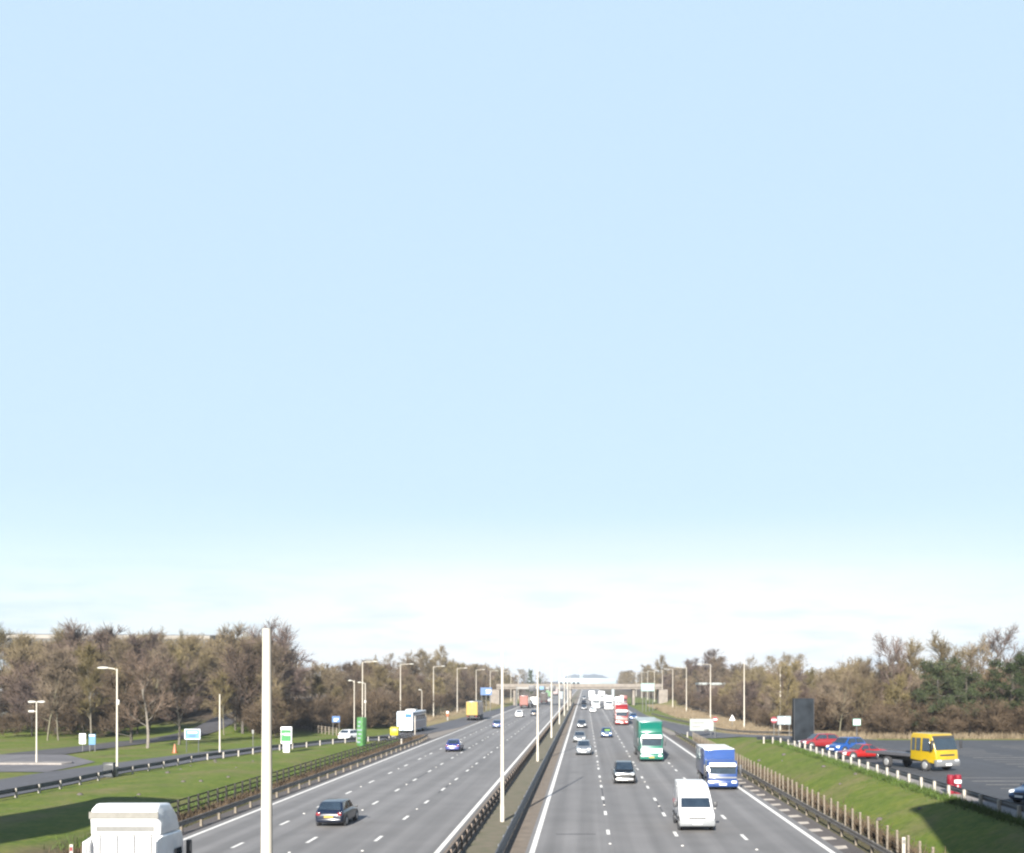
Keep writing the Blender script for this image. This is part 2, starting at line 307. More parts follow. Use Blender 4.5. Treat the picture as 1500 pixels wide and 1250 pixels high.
# slip roads, service road, car park
sheet('slip_road', M['slip'], [(40, -46.5, -39.2), (95, -46.5, -39.2), (117, -43.5, -36.8), (129, -40.5, -34.6), (141, -36.5, -31.2), (155, -32.4, -27.2), (170, -30.6, -25.6), (200, -28.6, -22.6), (300, -26.6, -22.1), (420, -24.2, -22.0)], off=.06, nx=4)
sheet('slip_nose', M['nose'], [(163, -24.6, -22.2), (172, -25.4, -21.97), (200, -22.55, -21.97), (238, -22.1, -21.97)], .02, nx=2)
sheet('service_road', M['side'], [(96, -90, -46.5), (108, -90, -47.5), (119, -90, -55.5)], off=.05, nx=16)
sheet('side_lane', M['lane'], [(119, -62.5, -55.8), (136, -60.5, -55.2), (167, -60, -55.4), (200, -64, -59), (241, -72, -66), (300, -84, -77)], off=.08, nx=4)
sheet('slip_road', M['slip'], [(124, 22.5, 33), (140, 19.4, 26.2), (160, 16.6, 22.6), (175, 15.3, 20.8), (200, 14.4, 18.9), (235, 12.9, 16.4), (270, 12.8, 14.9), (420, 12.8, 14.9)], off=.07, nx=6)
sheet('slip_nose', M['nose'], [(172, 13.2, 15.0), (190, 13.0, 14.5), (215, 12.80, 13.7), (240, 12.80, 12.95)], .03, nx=2)
sheet('car_park', M['lot'], [(30, 22.2, 110), (124, 22.2, 110)], 1.84, nx=1)
sheet('path', M['path'], [(30, 20.9, 22.2), (118, 20.9, 22.2)], 1.85, nx=1)

# painted markings
mk = MB(); Z1 = .004
def dash(x, y0, y1, w=.1, z=Z1, b_=None):
    (b_ or mk).add([(x - w, y0, z), (x + w, y0, z), (x + w, y1, z), (x - w, y1, z)], [(0, 1, 2, 3)])
LINES = (1.3, 5.0, 8.62, -11.1, -14.58, -17.92)
PH = {1.3: 62.3, 5.0: 61.6, 8.62: 60.3, -11.1: 59.9, -14.58: 59.3, -17.92: 66.4}
rg = random.Random(3)
for x in LINES:
    ph = PH[x] % 9 - 1.0 + 27
    for k in range(60):
        y = ph + 9 * k
        dash(x + rg.uniform(-.012, .012), y + rg.uniform(-.08, .08), y + 2.05 + rg.uniform(-.15, .1), .095)
dash(-7.32, 20, FAR, .13); dash(-2.62, 20, FAR, .13); dash(-21.45, 20, 163, .12); dash(-21.45, 163, FAR, .10); dash(12.22, 20, FAR, .13)
struct(mk.build('lane_markings', M['marking'], smooth=0))
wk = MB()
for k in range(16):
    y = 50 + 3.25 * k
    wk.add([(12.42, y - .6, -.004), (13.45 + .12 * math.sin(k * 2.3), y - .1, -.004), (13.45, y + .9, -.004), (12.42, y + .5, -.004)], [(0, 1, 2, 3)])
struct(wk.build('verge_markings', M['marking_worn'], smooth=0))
st = MB()
for x in LINES:
    for k in range(22):
        y = PH[x] % 9 - 1 + 27 + 5.6 + 18 * k; st.box(x - .06, x + .06, y - .07, y + .07, .001, .028)
struct(st.build('road_studs', M['marking'], smooth=0))
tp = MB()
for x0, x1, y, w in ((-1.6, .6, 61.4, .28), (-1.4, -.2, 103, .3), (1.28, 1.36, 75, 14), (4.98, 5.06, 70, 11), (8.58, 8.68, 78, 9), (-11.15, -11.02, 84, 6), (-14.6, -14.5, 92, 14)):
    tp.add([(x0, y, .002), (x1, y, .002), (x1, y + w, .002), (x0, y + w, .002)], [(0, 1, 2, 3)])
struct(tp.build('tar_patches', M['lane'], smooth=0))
# edge line and hatching of the slip roads, car-park bays
em = MB()
for (ya, xa), (yb, xb) in zip([(124, 32.6), (140, 25.9), (160, 22.3), (175, 20.5), (200, 18.6), (235, 16.1), (270, 14.7)][:-1], [(140, 25.9), (160, 22.3), (175, 20.5), (200, 18.6), (235, 16.1), (270, 14.7), (400, 14.6)]):
    for i in range(6):
        y0, y1 = ya + (yb - ya) * i / 6, ya + (yb - ya) * (i + 1) / 6; x0, x1 = xa + (xb - xa) * i / 6, xa + (xb - xa) * (i + 1) / 6
        em.add([(x0 - .1, y0, Hz(max(x0, 15.3), y0) + .1), (x0 + .1, y0, Hz(max(x0, 15.3), y0) + .1), (x1 + .1, y1, Hz(max(x1, 15.3), y1) + .1), (x1 - .1, y1, Hz(max(x1, 15.3), y1) + .1)], [(0, 1, 2, 3)])
for bx in (25.6, 33.5, 41.5, 50):
    for k in range(28):
        y = 46 + 2.5 * k
        if 78 < y < 90 and bx < 30: continue
        w_ = .10 + .06 * ((k * 7) % 3) / 2; l_ = 4.6 - .7 * ((k * 5) % 4) / 3
        em.add([(bx, y, 1.846), (bx + l_, y, 1.846), (bx + l_, y + w_, 1.846), (bx, y + w_, 1.846)], [(0, 1, 2, 3)])
struct(em.build('bay_markings', M['marking_worn'], smooth=0))

# far hill
hv, hf = [], []
for j in range(9):
    for i in range(41):
        u = i / 40; v = j / 8
        prof = math.exp(-((u - .52) / .20) ** 2) * 30 + math.exp(-((u - .30) / .12) ** 2) * 14 + math.exp(-((u - .8) / .13) ** 2) * 9 + 2 * math.sin(u * 23)
        hv.append((-150 + 320 * u, 3000 + 500 * v, -3 + max(prof, 0) * math.sin(math.pi * v) + .8 * math.sin(i * 1.9 + j)))
for j in range(8):
    for i in range(40): hf.append((j * 41 + i, j * 41 + i + 1, j * 41 + 42 + i, j * 41 + 41 + i))
hm = MB(); hm.v = hv; hm.f = hf; struct(hm.build('hill', M['hill'], smooth=180))

ORD = ['nearest', 'second', 'third', 'fourth', 'fifth', 'sixth', 'seventh', 'eighth', 'ninth', 'tenth', 'eleventh', 'twelfth', 'thirteenth', 'fourteenth']
# ------------------------------------------------------------------ safety barriers and fences
def barrier(name, label, pts, m_rail, m_post, spacing, side=1, rails=1, top=.74, group=None, zf=None, postw=.07):
    """pts = [(x,y)] polyline along increasing y; rail on the `side` of the posts"""
    zf = zf or (lambda x, y: 0.0)
    t = thing(name, label, 'barrier', (pts[0][0], pts[0][1], zf(*pts[0])), group=group); b0 = Vector(t.location)
    d = [0.]
    for a, c in zip(pts[:-1], pts[1:]): d.append(d[-1] + math.hypot(c[0] - a[0], c[1] - a[1]))
    def at(s):
        for i in range(len(pts) - 1):
            if s <= d[i + 1] + 1e-6:
                k = (s - d[i]) / (d[i + 1] - d[i]); return pts[i][0] + (pts[i + 1][0] - pts[i][0]) * k, pts[i][1] + (pts[i + 1][1] - pts[i][1]) * k
        return pts[-1]
    n = max(2, int(d[-1] / 4)); prof = [(.0, .155), (.05, .135), (.05, .05), (.012, .0), (.05, -.05), (.05, -.135), (.0, -.155), (-.012, -.15), (.035, -.125), (.035, -.055), (-.006, 0), (.035, .055), (.035, .125), (-.012, .15)]
    for r_ in range(rails):
        rings = []
        for i in range(n + 1):
            x, y = at(d[-1] * i / n); z = zf(x, y) + top - .16 - r_ * .38
            rings.append([Vector((x + side * (.06 + p[0]), y, z + p[1])) - b0 for p in prof])
        MB().loft(rings).build('rail', m_rail, t, smooth=30)
    k = int(d[-1] / spacing); pm = MB().box(-postw / 2, postw / 2, -postw * .7, postw * .7, -.25, top - .03).mesh('post', m_post); rest = MB()
    for i in range(k + 1):
        x, y = at(min(spacing * i + .3, d[-1])); z = zf(x, y)
        if i < 100: obj('post', pm, t, Vector((x, y, z)) - b0)
        else: o = Vector((x, y, z)) - b0; rest.box(o.x - postw / 2, o.x + postw / 2, o.y - .05, o.y + .05, o.z - .2, o.z + top - .03)
    if rest.v: rest.build('post', m_post, t, smooth=0)['kind'] = 'stuff'
    return t
barrier('safety_barrier', 'long steel barrier beside the left carriageway side of the central reservation', [(-6.15, 30), (-6.15, 400)], M['rail_tan'], M['rail_tan'], 2.3, side=-1, rails=2, top=.8, postw=.1)
barrier('safety_barrier', 'dark twin-rail steel barrier beside the right carriageway side of the central reservation', [(-4.1, 30), (-4.1, 400)], M['rail_dark'], M['rail_dark'], 3.2, side=1, rails=2, top=.78)
barrier('safety_barrier', 'brown stained guard rail along the left edge of the left carriageway below the dark fence', [(-22.45, 36), (-22.45, 150), (-23.0, 162)], M['rail'], M['wood'], 3.2, side=1, rails=1, top=.72, postw=.13)
barrier('safety_barrier', 'pale worn guard rail along the right edge of the right carriageway', [(14.0, 38), (14.0, 160), (13.9, 172)], M['rail'], M['wood'], 3.2, side=-1, rails=1, top=.72, postw=.13)
barrier('safety_barrier', 'dark curving guard rail between the left lawn and the slip road', [(-38.6, 40), (-38.6, 92), (-38.0, 108), (-36.4, 117), (-34.2, 129), (-30.8, 141), (-26.9, 155)], M['rail_dark'], M['wpost'], 3.2, side=-1, rails=1, top=.66, zf=Hz, postw=.12)
barrier('safety_barrier', 'guard rail on white posts round the car park edge above the grass bank', [(20.8, 40), (20.8, 112), (20.0, 118), (18.9, 123)], M['rail_dark'], M['wpost'], 2.6, side=1, rails=1, top=.74, zf=Hz, postw=.15)
barrier('safety_barrier', 'low guard rail along the far side of the right slip road', [(27.6, 139), (24.1, 160), (21.6, 178), (19.8, 200), (17.6, 235), (16.2, 270)], M['rail'], M['wood'], 3.2, side=-1, top=.6, zf=Hz)

def fence(name, label, x, y0, y1, sp, m_, hgt, nrail, rw, pw, zf):
    t = thing(name, label, 'fence', (x, y0, zf(x, y0))); z0 = t.location.z; n = int((y1 - y0) / sp)
    pm = MB().box(-pw / 2, pw / 2, -pw / 2, pw / 2, -.2, hgt).mesh('post', m_, bevel=.012, seg=1); r_ = random.Random(5)
    for i in range(n + 1):
        y = y0 + sp * i; obj('post', pm, t, (r_.uniform(-.02, .02), sp * i, zf(x, y) - z0), (R(r_.uniform(-1.5, 1.5)), R(r_.uniform(-1.5, 1.5)), 0))
    for k in range(nrail):
        rings = []
        for i in range(n + 1):
            z = zf(x, y0 + sp * i) - z0 + hgt * (.94 - k * .78 / max(1, nrail - 1)) ; rings.append([(-pw / 2 - rw * .4, sp * i, z - rw), (-pw / 2, sp * i, z - rw), (-pw / 2, sp * i, z + rw), (-pw / 2 - rw * .4, sp * i, z + rw)])
        MB().loft(rings).build('rail', m_, t, smooth=0)
fence('timber_fence', 'dark post and rail fence below the left lawn', -24.5, 58, 158, 1.8, M['wood_dark'], 1.3, 4, .045, .11, lambda x, y: 0.02)
fence('post_fence', 'pale post and wire fence at the foot of the right grass bank', 15.2, 45, 158, 1.83, M['wood'], 1.22, 4, .008, .105, lambda x, y: 0.0)
def free_fence(label, a, b_, n):
    t = thing('paddock_fence', label, 'fence', (a[0], a[1], Hz(*a)))
    for i in range(n + 1):
        k = i / n; x, y = a[0] + (b_[0] - a[0]) * k, a[1] + (b_[1] - a[1]) * k
        MB().box(-.07, .07, -.07, .07, -.2, 1.2).build('post', M['wood'], t, loc=(x - a[0], y - a[1], Hz(x, y) - t.location.z))
    for h in (.45, .8, 1.12):
        MB().tube([(x - a[0], y - a[1], Hz(x, y) - t.location.z + h) for x, y in [(a[0] + (b_[0] - a[0]) * i / n, a[1] + (b_[1] - a[1]) * i / n) for i in range(n + 1)]], .05, 4).build('rail', M['wood'], t)
free_fence('weathered wooden fence running down the bank behind the left slip road', (-51, 192), (-37.5, 168), 14)

# ------------------------------------------------------------------ lamp posts
def column(label, x, y, h, r0, r1, z=None, group=None, heads=()):
    z = Hz(x, y) if z is None else z
    t = thing('street_lamp', label, 'lamp post', (x, y, z), group=group)
    MB().tube([(0, 0, -.1), (0, 0, .9), (0, 0, 1.0), (0, 0, h)], [r0 * 1.15, r0 * 1.15, r0, r1], 12).build('pole', M['pole'], t)
    for hx, hz, ln in heads:      # arm reach (signed x), height, head length
        s = 1 if hx > 0 else -1
        MB().tube([(0, 0, hz - .25), (s * .15, 0, hz - .05), (hx * .5, 0, hz), (hx, 0, hz + .05)], .045, 8).build('arm', M['pole'], t)
        rings = []
        for k, (u, wd, ht) in enumerate(((0, .08, .05), (.15, .14, .09), (.5, .17, .12), (.85, .13, .08), (1, .04, .03))):
            px = hx + s * ln * u; rings.append([(px, wd * math.cos(a), hz + .06 + ht * math.sin(a)) for a in [2 * math.pi * i / 10 for i in range(10)]])
        MB().loft(rings).build('lamp_head', M['head'], t)
    return t
for i, (y, h) in enumerate(((17.2, 9.3), (67, 13.5), (117, 11), (165, 11), (216, 11), (268, 11), (318, 11), (368, 11))):
    column('pale column in the central reservation, %s from the camera' % ORD[i] if i else 'thick pale column in the central reservation, nearest the camera', -4.92 if i == 0 else -4.98, y, h, .115 if i else .126, .066 if i == 0 else .05, 0, 'columns along the central reservation')
LY = [(-37.2, 186), (-35.5, 214), (-33.5, 246), (-32.5, 283), (-31.5, 322), (-30.5, 358), (-30, 402), (-30, 450), (-30, 500)]
for i, (x, y) in enumerate(LY):
    column('grey lamp post with one arm along the left slip road, %s from the camera' % ORD[i], x, y, 11.6 - Hz(x, y), .10, .06, None, 'lamp posts beyond the left slip road', ((1.7, 11.6 - Hz(x, y), .9),))
RY = [(26.6, 186), (26.6, 236), (26.6, 292), (26.4, 335), (26.2, 377), (26.2, 420), (26.2, 466), (26.2, 515), (26.2, 570)]
for i, (x, y) in enumerate(RY):
    column('grey lamp post with one arm along the right slip road, %s from the camera' % ORD[i], x, y, 12 - Hz(x, y), .11, .06, None, 'lamp posts beyond the right slip road', ((-1.9, 11.9 - Hz(x, y), .9),))
column('plain grey column beside the dark board by the car park', 30.7, 175, 10.2, .11, .07)
def lamp_post_left():
    t = column('grey lamp post with white head leaning left, beside the dark cabinet', -38.9, 92.5, 8.9, .085, .055, heads=((-.7, 8.9, .95),))
    MB().box(.0, .22, -.14, .06, 5.9, 6.3).build('control_box', M['head'], t, bevel=.03)
    t = column('short twin-headed white lamp post on the traffic island', -52, 105.5, 5.9, .07, .05)
    for s in (-1, 1):
        rings = [[(s * (.05 + .75 * u), w * math.cos(a), 5.9 + w * .8 * math.sin(a)) for a in [2 * math.pi * i / 10 for i in range(10)]] for u, w in ((0, .06), (.3, .13), (.85, .14), (1, .05))]
        MB().loft(rings).build('lamp_head', M['head'], t)
    MB().tube([(0, 0, 5.0), (-.5, 0, 5.0)], .04, 8).build('arm', M['pole'], t); MB().box(-.75, -.2, -.1, .1, 4.93, 5.1).build('camera_housing', M['head'], t, bevel=.03)
    t = column('short lamp post with white box behind the green totem', -31.6, 160, 7.9, .07, .05, heads=((-.6, 7.9, .5),))
    MB().box(-.12, .14, -.16, .02, 5.0, 5.35).build('control_box', M['head'], t, bevel=.03)
    column('lower lamp post with white head left of the green totem', -33.6, 162, 8.3, .07, .05, heads=((-.35, 8.2, .55),))
    column('bare grey pole at the bend of the dark guard rail', -38.9, 118.5, 6.5, .08, .06)
    column('thin pole with small white head above the coach', -33, 225, 6.2, .06, .05, heads=((-.1, 6.3, .6),))
lamp_post_left()
isl = MB().loft([[(-3.2, -1.1, 0), (3.0, -1.3, 0), (3.4, 0, 0), (3.0, 1.2, 0), (-3.2, 1.0, 0), (-3.6, 0, 0)], [(-3.1, -1.0, .14), (2.9, -1.2, .14), (3.3, 0, .14), (2.9, 1.1, .14), (-3.1, .9, .14), (-3.5, 0, .14)]]).build('traffic_island', M['path'], loc=(-52, 105.5, Hz(-52, 105.5) + .04)); struct(isl)

# ------------------------------------------------------------------ signs and small furniture
def sign(name, label, x, y, w, h, zb, m_face, legs=2, z=None, border=None, marks=(), legm='galv', cat='sign', rz=0., group=None, legw=.05):
    z = Hz(x, y) if z is None else z
    t = thing(name, label, cat, (x, y, z), rz, group)
    MB().box(-w / 2, w / 2, -.02, .02, zb, zb + h).build('panel', m_face, t, bevel=.015, seg=1)
    if border:
        f = MB(); q = .05
        f.box(-w / 2 + .02, w / 2 - .02, -.03, -.022, zb + h - q - .02, zb + h - .02).box(-w / 2 + .02, w / 2 - .02, -.03, -.022, zb + .02, zb + .02 + q).box(-w / 2 + .02, -w / 2 + .02 + q, -.03, -.022, zb + .02 + q, zb + h - .02 - q).box(w / 2 - .02 - q, w / 2 - .02, -.03, -.022, zb + .02 + q, zb + h - .02 - q)
        f.build('border', border, t, smooth=0)
    for (u0, u1, v0, v1, mm_) in marks:
        MB().box(-w / 2 + w * u0, -w / 2 + w * u1, -.032, -.021, zb + h * v0, zb + h * v1).build('marking', mm_, t, smooth=0)
    if legs == 1: MB().tube([(0, .05, -.1), (0, .05, zb + h * .8)], legw, 8).build('leg', M[legm], t)
    elif legs:
        for i in range(legs):
            u = -.38 + .76 * i / (legs - 1); MB().tube([(w * u, .06, -.1), (w * u, .06, zb + h * .9)], legw, 8).build('leg', M[legm], t)
    return t
sign('information_sign', 'pale blue sign with white edge on two legs on the left lawn', -43.4, 123, 1.75, 1.15, 1.4, M['lblue'], border=M['white'], marks=((.2, .8, .62, .72, M['white']), (.3, .7, .28, .4, M['blue'])), legm='rail_dark')
sign('notice_board', 'small white board beside a blue one near the left trees', -56, 124, .72, 1.15, .9, M['white'], legs=1)
sign('notice_board', 'small bright blue board beside a white one near the left trees', -55.1, 124.4, .76, 1.2, .75, M['lblue'], marks=((.1, .9, .82, .92, M['white']),))
sign('direction_sign', 'small blue sign on two legs by the wooden fence', -37.6, 168, 1.2, .95, 2.0, M['blue'], marks=((.25, .8, .45, .6, M['white']), (.25, .6, .2, .3, M['white'])))
sign('direction_sign', 'large blue road sign on three legs before the left wood', -27.2, 306, 3.1, 2.1, 4.4, M['blue'], legs=3, marks=((.5, .92, .5, .7, M['white']), (.5, .85, .25, .38, M['white'])), legw=.09)
sign('direction_sign', 'large pale road sign on four legs beside the far overbridge', 16.9, 300, 3.6, 2.15, 5.5, M['teal'], legs=4, z=Hz(16.9, 300), marks=((.03, .97, .06, .94, M['palebridge']),), legw=.09)
t = sign('direction_sign', 'wide pale grey sign by the grass nose of the right slip road', 17.1, 163, 3.5, 1.75, .9, M['signback'], marks=((.08, .6, .62, .72, M['galv']), (.08, .45, .3, .4, M['galv'])))
MB().box(.35, 1.0, -.2, -.05, .75, 1.15).build('hanging_plate', M['dark'], t, bevel=.02)
sign('lane_sign', 'white sign with dark foot plate beside the dark board', 25.4, 142, 1.75, 1.1, 1.5, M['palebridge'], marks=((.52, .58, .1, .9, M['white']),))
sign('parking_sign', 'small pale green sign on a thin dark post by the parked cars', 30.9, 126.5, .9, .78, 1.6, M['teal'], legs=1, legm='rail_dark', marks=((.12, .88, .15, .85, M['white']),))
sign('small_sign', 'narrow grey sign edge-on on the lawn near the thick column', -40, 134, .25, .5, 1.5, M['galv'], legs=1)
def round_sign(label, x, y, zc, r):
    t = thing('no_entry_sign', label, 'sign', (x, y, Hz(x, y)))
    for nm, rr, m_, d in (('disc', r, M['redplastic'], 0.0), ('bar', 0, M['white'], .03)):
        mb = MB()
        if rr: mb.add([(rr * math.cos(a), -.03 + e, zc + rr * math.sin(a)) for e in (0, .04) for a in [2 * math.pi * k / 20 for k in range(20)]], [tuple(range(20)), tuple(range(20, 40))[::-1]] + [(k, (k + 1) % 20, 20 + (k + 1) % 20, 20 + k) for k in range(20)])
        else: mb.box(-r * .72, r * .72, -.045, -.032, zc - r * .2, zc + r * .2)
        mb.build(nm, m_, t)
    MB().tube([(0, .05, -.1), (0, .05, zc + .1)], .05, 8).build('post', M['galv'], t)
round_sign('round red no-entry sign beside the wide pale grey sign', 18.0, 154, 2.55, .38)
round_sign('round red no-entry sign left of the white sign near the dark board', 24.2, 142.5, 2.1, .42)
t = thing('warning_sign', 'white triangular sign beyond the right slip road', 'sign', (25.4, 192, Hz(25.4, 192)))
MB().add([(-.5, 0, 1.3), (.5, 0, 1.3), (0, 0, 2.3), (-.5, .04, 1.3), (.5, .04, 1.3), (0, .04, 2.3)], [(0, 1, 2), (5, 4, 3), (0, 3, 4, 1), (1, 4, 5, 2), (2, 5, 3, 0)]).build('panel', M['white'], t)
MB().tube([(0, .08, -.1), (0, .08, 1.9)], .05, 8).build('post', M['galv'], t)
# totems
t = thing('totem_sign', 'white and green totem sign on a white foot at the lawn edge', 'sign', (-33.0, 123, Hz(-33, 123)), R(-4))
MB().box(-.62, .62, -.11, .11, .95, 2.8).build('panel', M['white'], t, bevel=.04); MB().box(-.36, .36, -.09, .09, -.1, .948).build('foot', M['white'], t, bevel=.03)
MB().box(-.56, .56, -.125, -.112, 1.2, 1.95).build('marking', M['green'], t, smooth=0); MB().box(-.56, .56, -.125, -.112, 2.06, 2.5).build('marking', M['green'], t, smooth=0)
MB().box(-.2, .45, -.14, -.127, 1.86, 2.1).build('symbol', M['white'], t, smooth=0)
t = thing('totem_sign', 'tall green pillar sign with white pattern beside the guard rail', 'sign', (-27.9, 139, Hz(-27.9, 139)), R(-28))
MB().box(-.45, .45, -.4, .4, -.1, 3.6).build('body', M['dgreen'], t, bevel=.04)
for k in range(6): MB().box(-.38 + .08 * (k % 3), .1 + .09 * (k % 4), -.412, -.402, .4 + .5 * k, .62 + .5 * k).build('marking', M['palebridge'], t, smooth=0)
MB().box(-.472, -.452, -.3, .3, .3, 3.3).build('side_panel', M['green'], t)
# dark board by the car park
t = thing('display_board', 'tall dark slate board standing by the parked red hatchback', 'board', (23.7, 121, Hz(23.7, 121)), R(12))
MB().box(-1.15, 1.15, -.28, .28, -.05, 4.75).build('panel', mat('matt_board', (.017, .021, .026), .95, 0, .4, 1.1, bump=.3, spec=.1), t, bevel=.05)
mb = MB(); mb.box(-1.17, -1.1, -.31, -.285, 0, 4.7).box(1.1, 1.17, -.31, -.285, 0, 4.7); mb.build('frame', M['dark'], t)
t = thing('equipment_cabinet', 'dark green roadside cabinet at the foot of the lamp post', 'cabinet', (-39.0, 91.2, Hz(-39, 91.2)))
MB().box(-.42, .42, -.25, .25, -.05, 1.12).build('body', M['slate'], t, bevel=.03); MB().box(-.45, .45, -.28, .28, 1.12, 1.2).build('lid', M['dark'], t, bevel=.02); MB().box(-.36, .36, -.272, -.252, .1, 1.0).build('door', M['slate'], t)
t = thing('marker_cone', 'orange cone-shaped bollard by the pale blue sign', 'bollard', (-44.9, 121.8, Hz(-44.9, 121.8)))
MB().tube([(0, 0, 0), (0, 0, .08)], .32, 14).build('base', M['orange'], t); MB().tube([(0, 0, .08), (0, 0, .5), (0, 0, .98)], [.25, .17, .08], 14).build('body', M['orange'], t)
t = thing('emergency_phone', 'orange roadside telephone box on a grey post behind the left slip road', 'telephone', (-28.9, 234, Hz(-28.9, 234)))
MB().box(-.27, .27, -.2, .2, .75, 1.95).build('housing', M['orange'], t, bevel=.04); MB().box(-.15, .15, -.1, .1, -.1, .75).build('post', M['galv'], t); MB().box(-.2, .2, -.215, -.202, 1.5, 1.85).build('panel', M['white'], t)
t = thing('grit_bin', 'bright yellow box beside the rear of the coach', 'bin', (-27.9, 163, Hz(-27.9, 163) + .35))
MB().prism([(-.45, 0), (-.5, .9), (.5, 1.05), (.45, 0)], .58).build('body', M['yellow'], t, bevel=.06); MB().prism([(-.55, .92), (-.5, 1.08), (.5, 1.3), (.55, 1.08)], .63).build('lid', M['yellow'], t, bevel=.05)
MB().box(-.4, .4, -.3, .3, -.5, 0).build('stand', M['galv'], t)
for i, (x, y) in enumerate(((21.45, 65.3), (21.9, 65.4))):
    t = thing('barrel_marker', ('plain red plastic drum stack behind the car park rail, left of its twin', 'red plastic drum stack with a white band behind the car park rail')[i], 'drum', (x, y, 1.85), 0, 'red drums by the car park rail')
    MB().tube([(0, 0, 0), (0, 0, .06), (0, 0, .5), (0, 0, .55), (0, 0, .6), (0, 0, 1.08), (0, 0, 1.12)], [.2, .22, .21, .18, .22, .21, .17], 16).build('body', M['redplastic'], t)
    if i: MB().tube([(0, 0, .62), (0, 0, .82)], .226, 16).build('band', M['white'], t)
def marker(label, x, y, z=0., red=False, h=1.0):
    t = thing('marker_post', label, 'marker post', (x, y, z)); MB().box(-.08, .08, -.03, .03, -.1, h).build('post', M['wpost'], t, bevel=.015)
    MB().box(-.055, .055, -.042, -.032, h - .3, h - .12).build('reflector', M['redplastic' if red else 'galv'], t)
marker('white marker post with red reflector in the shade at the bottom left', -23.45, 50.8, 0, True, 1.02); marker('white marker post in front of the right fence at the bottom edge', 14.75, 51.5, .0, False, 1.25)
marker('white marker post on the grass nose of the right slip road', 14.9, 162, .1, False, .9); marker('white marker post on the scrubby left verge', -23.6, 143, 0, False, 1.0)
marker('slim tall white post in front of the coach', -26.3, 172, .1, False, 2.9)

# ------------------------------------------------------------------ vehicles (built facing -Y, origin at the ground under the middle)
_wheel = {}
def wheels(t, spots, r, w, detail=True):
    for x, y in spots:
        s = 1 if x > 0 else -1; k = (r, w, s)
        if k not in _wheel:
            tm = MB().disc_x(-w / 2, w / 2, 0, 0, r, 20).mesh('tyre', M['rubber'], bevel=.03)
            rm = MB().disc_x(s * w * .35, s * (w / 2 + .012), 0, 0, r * .66, 16, r * .6).mesh('rim', M['rim'], bevel=.015)
            _wheel[k] = (tm, rm)
        o = obj('wheel', _wheel[k][0], t, (x, y, r))
        if detail: obj('rim', _wheel[k][1], o)
_arch = {}
def arch_mesh(w, r):
    if (w, r) not in _arch: _arch[(w, r)] = MB().disc_x(-w / 2, w / 2, 0, 0, r, 18).mesh('wheel_arch', M['dark'])
    return _arch[(w, r)]
STY = dict(
    hatch=dict(L=4.05, W=1.72, H=1.45, b=(.235, .40, .83, .965), belt=.92, nose=.72, tail=.90, boot=.93),
    saloon=dict(L=4.55, W=1.78, H=1.43, b=(.27, .43, .70, .855), belt=.92, nose=.72, tail=.88, boot=.95),
    mpv=dict(L=4.3, W=1.78, H=1.62, b=(.19, .37, .87, .975), belt=1.0, nose=.80, tail=.95, boot=.97),
    coupe=dict(L=4.25, W=1.74, H=1.28, b=(.33, .47, .66, .83), belt=.84, nose=.64, tail=.82, boot=.86),
    suv=dict(L=4.4, W=1.82, H=1.72, b=(.24, .37, .90, .975), belt=1.08, nose=.92, tail=1.05, boot=1.06))
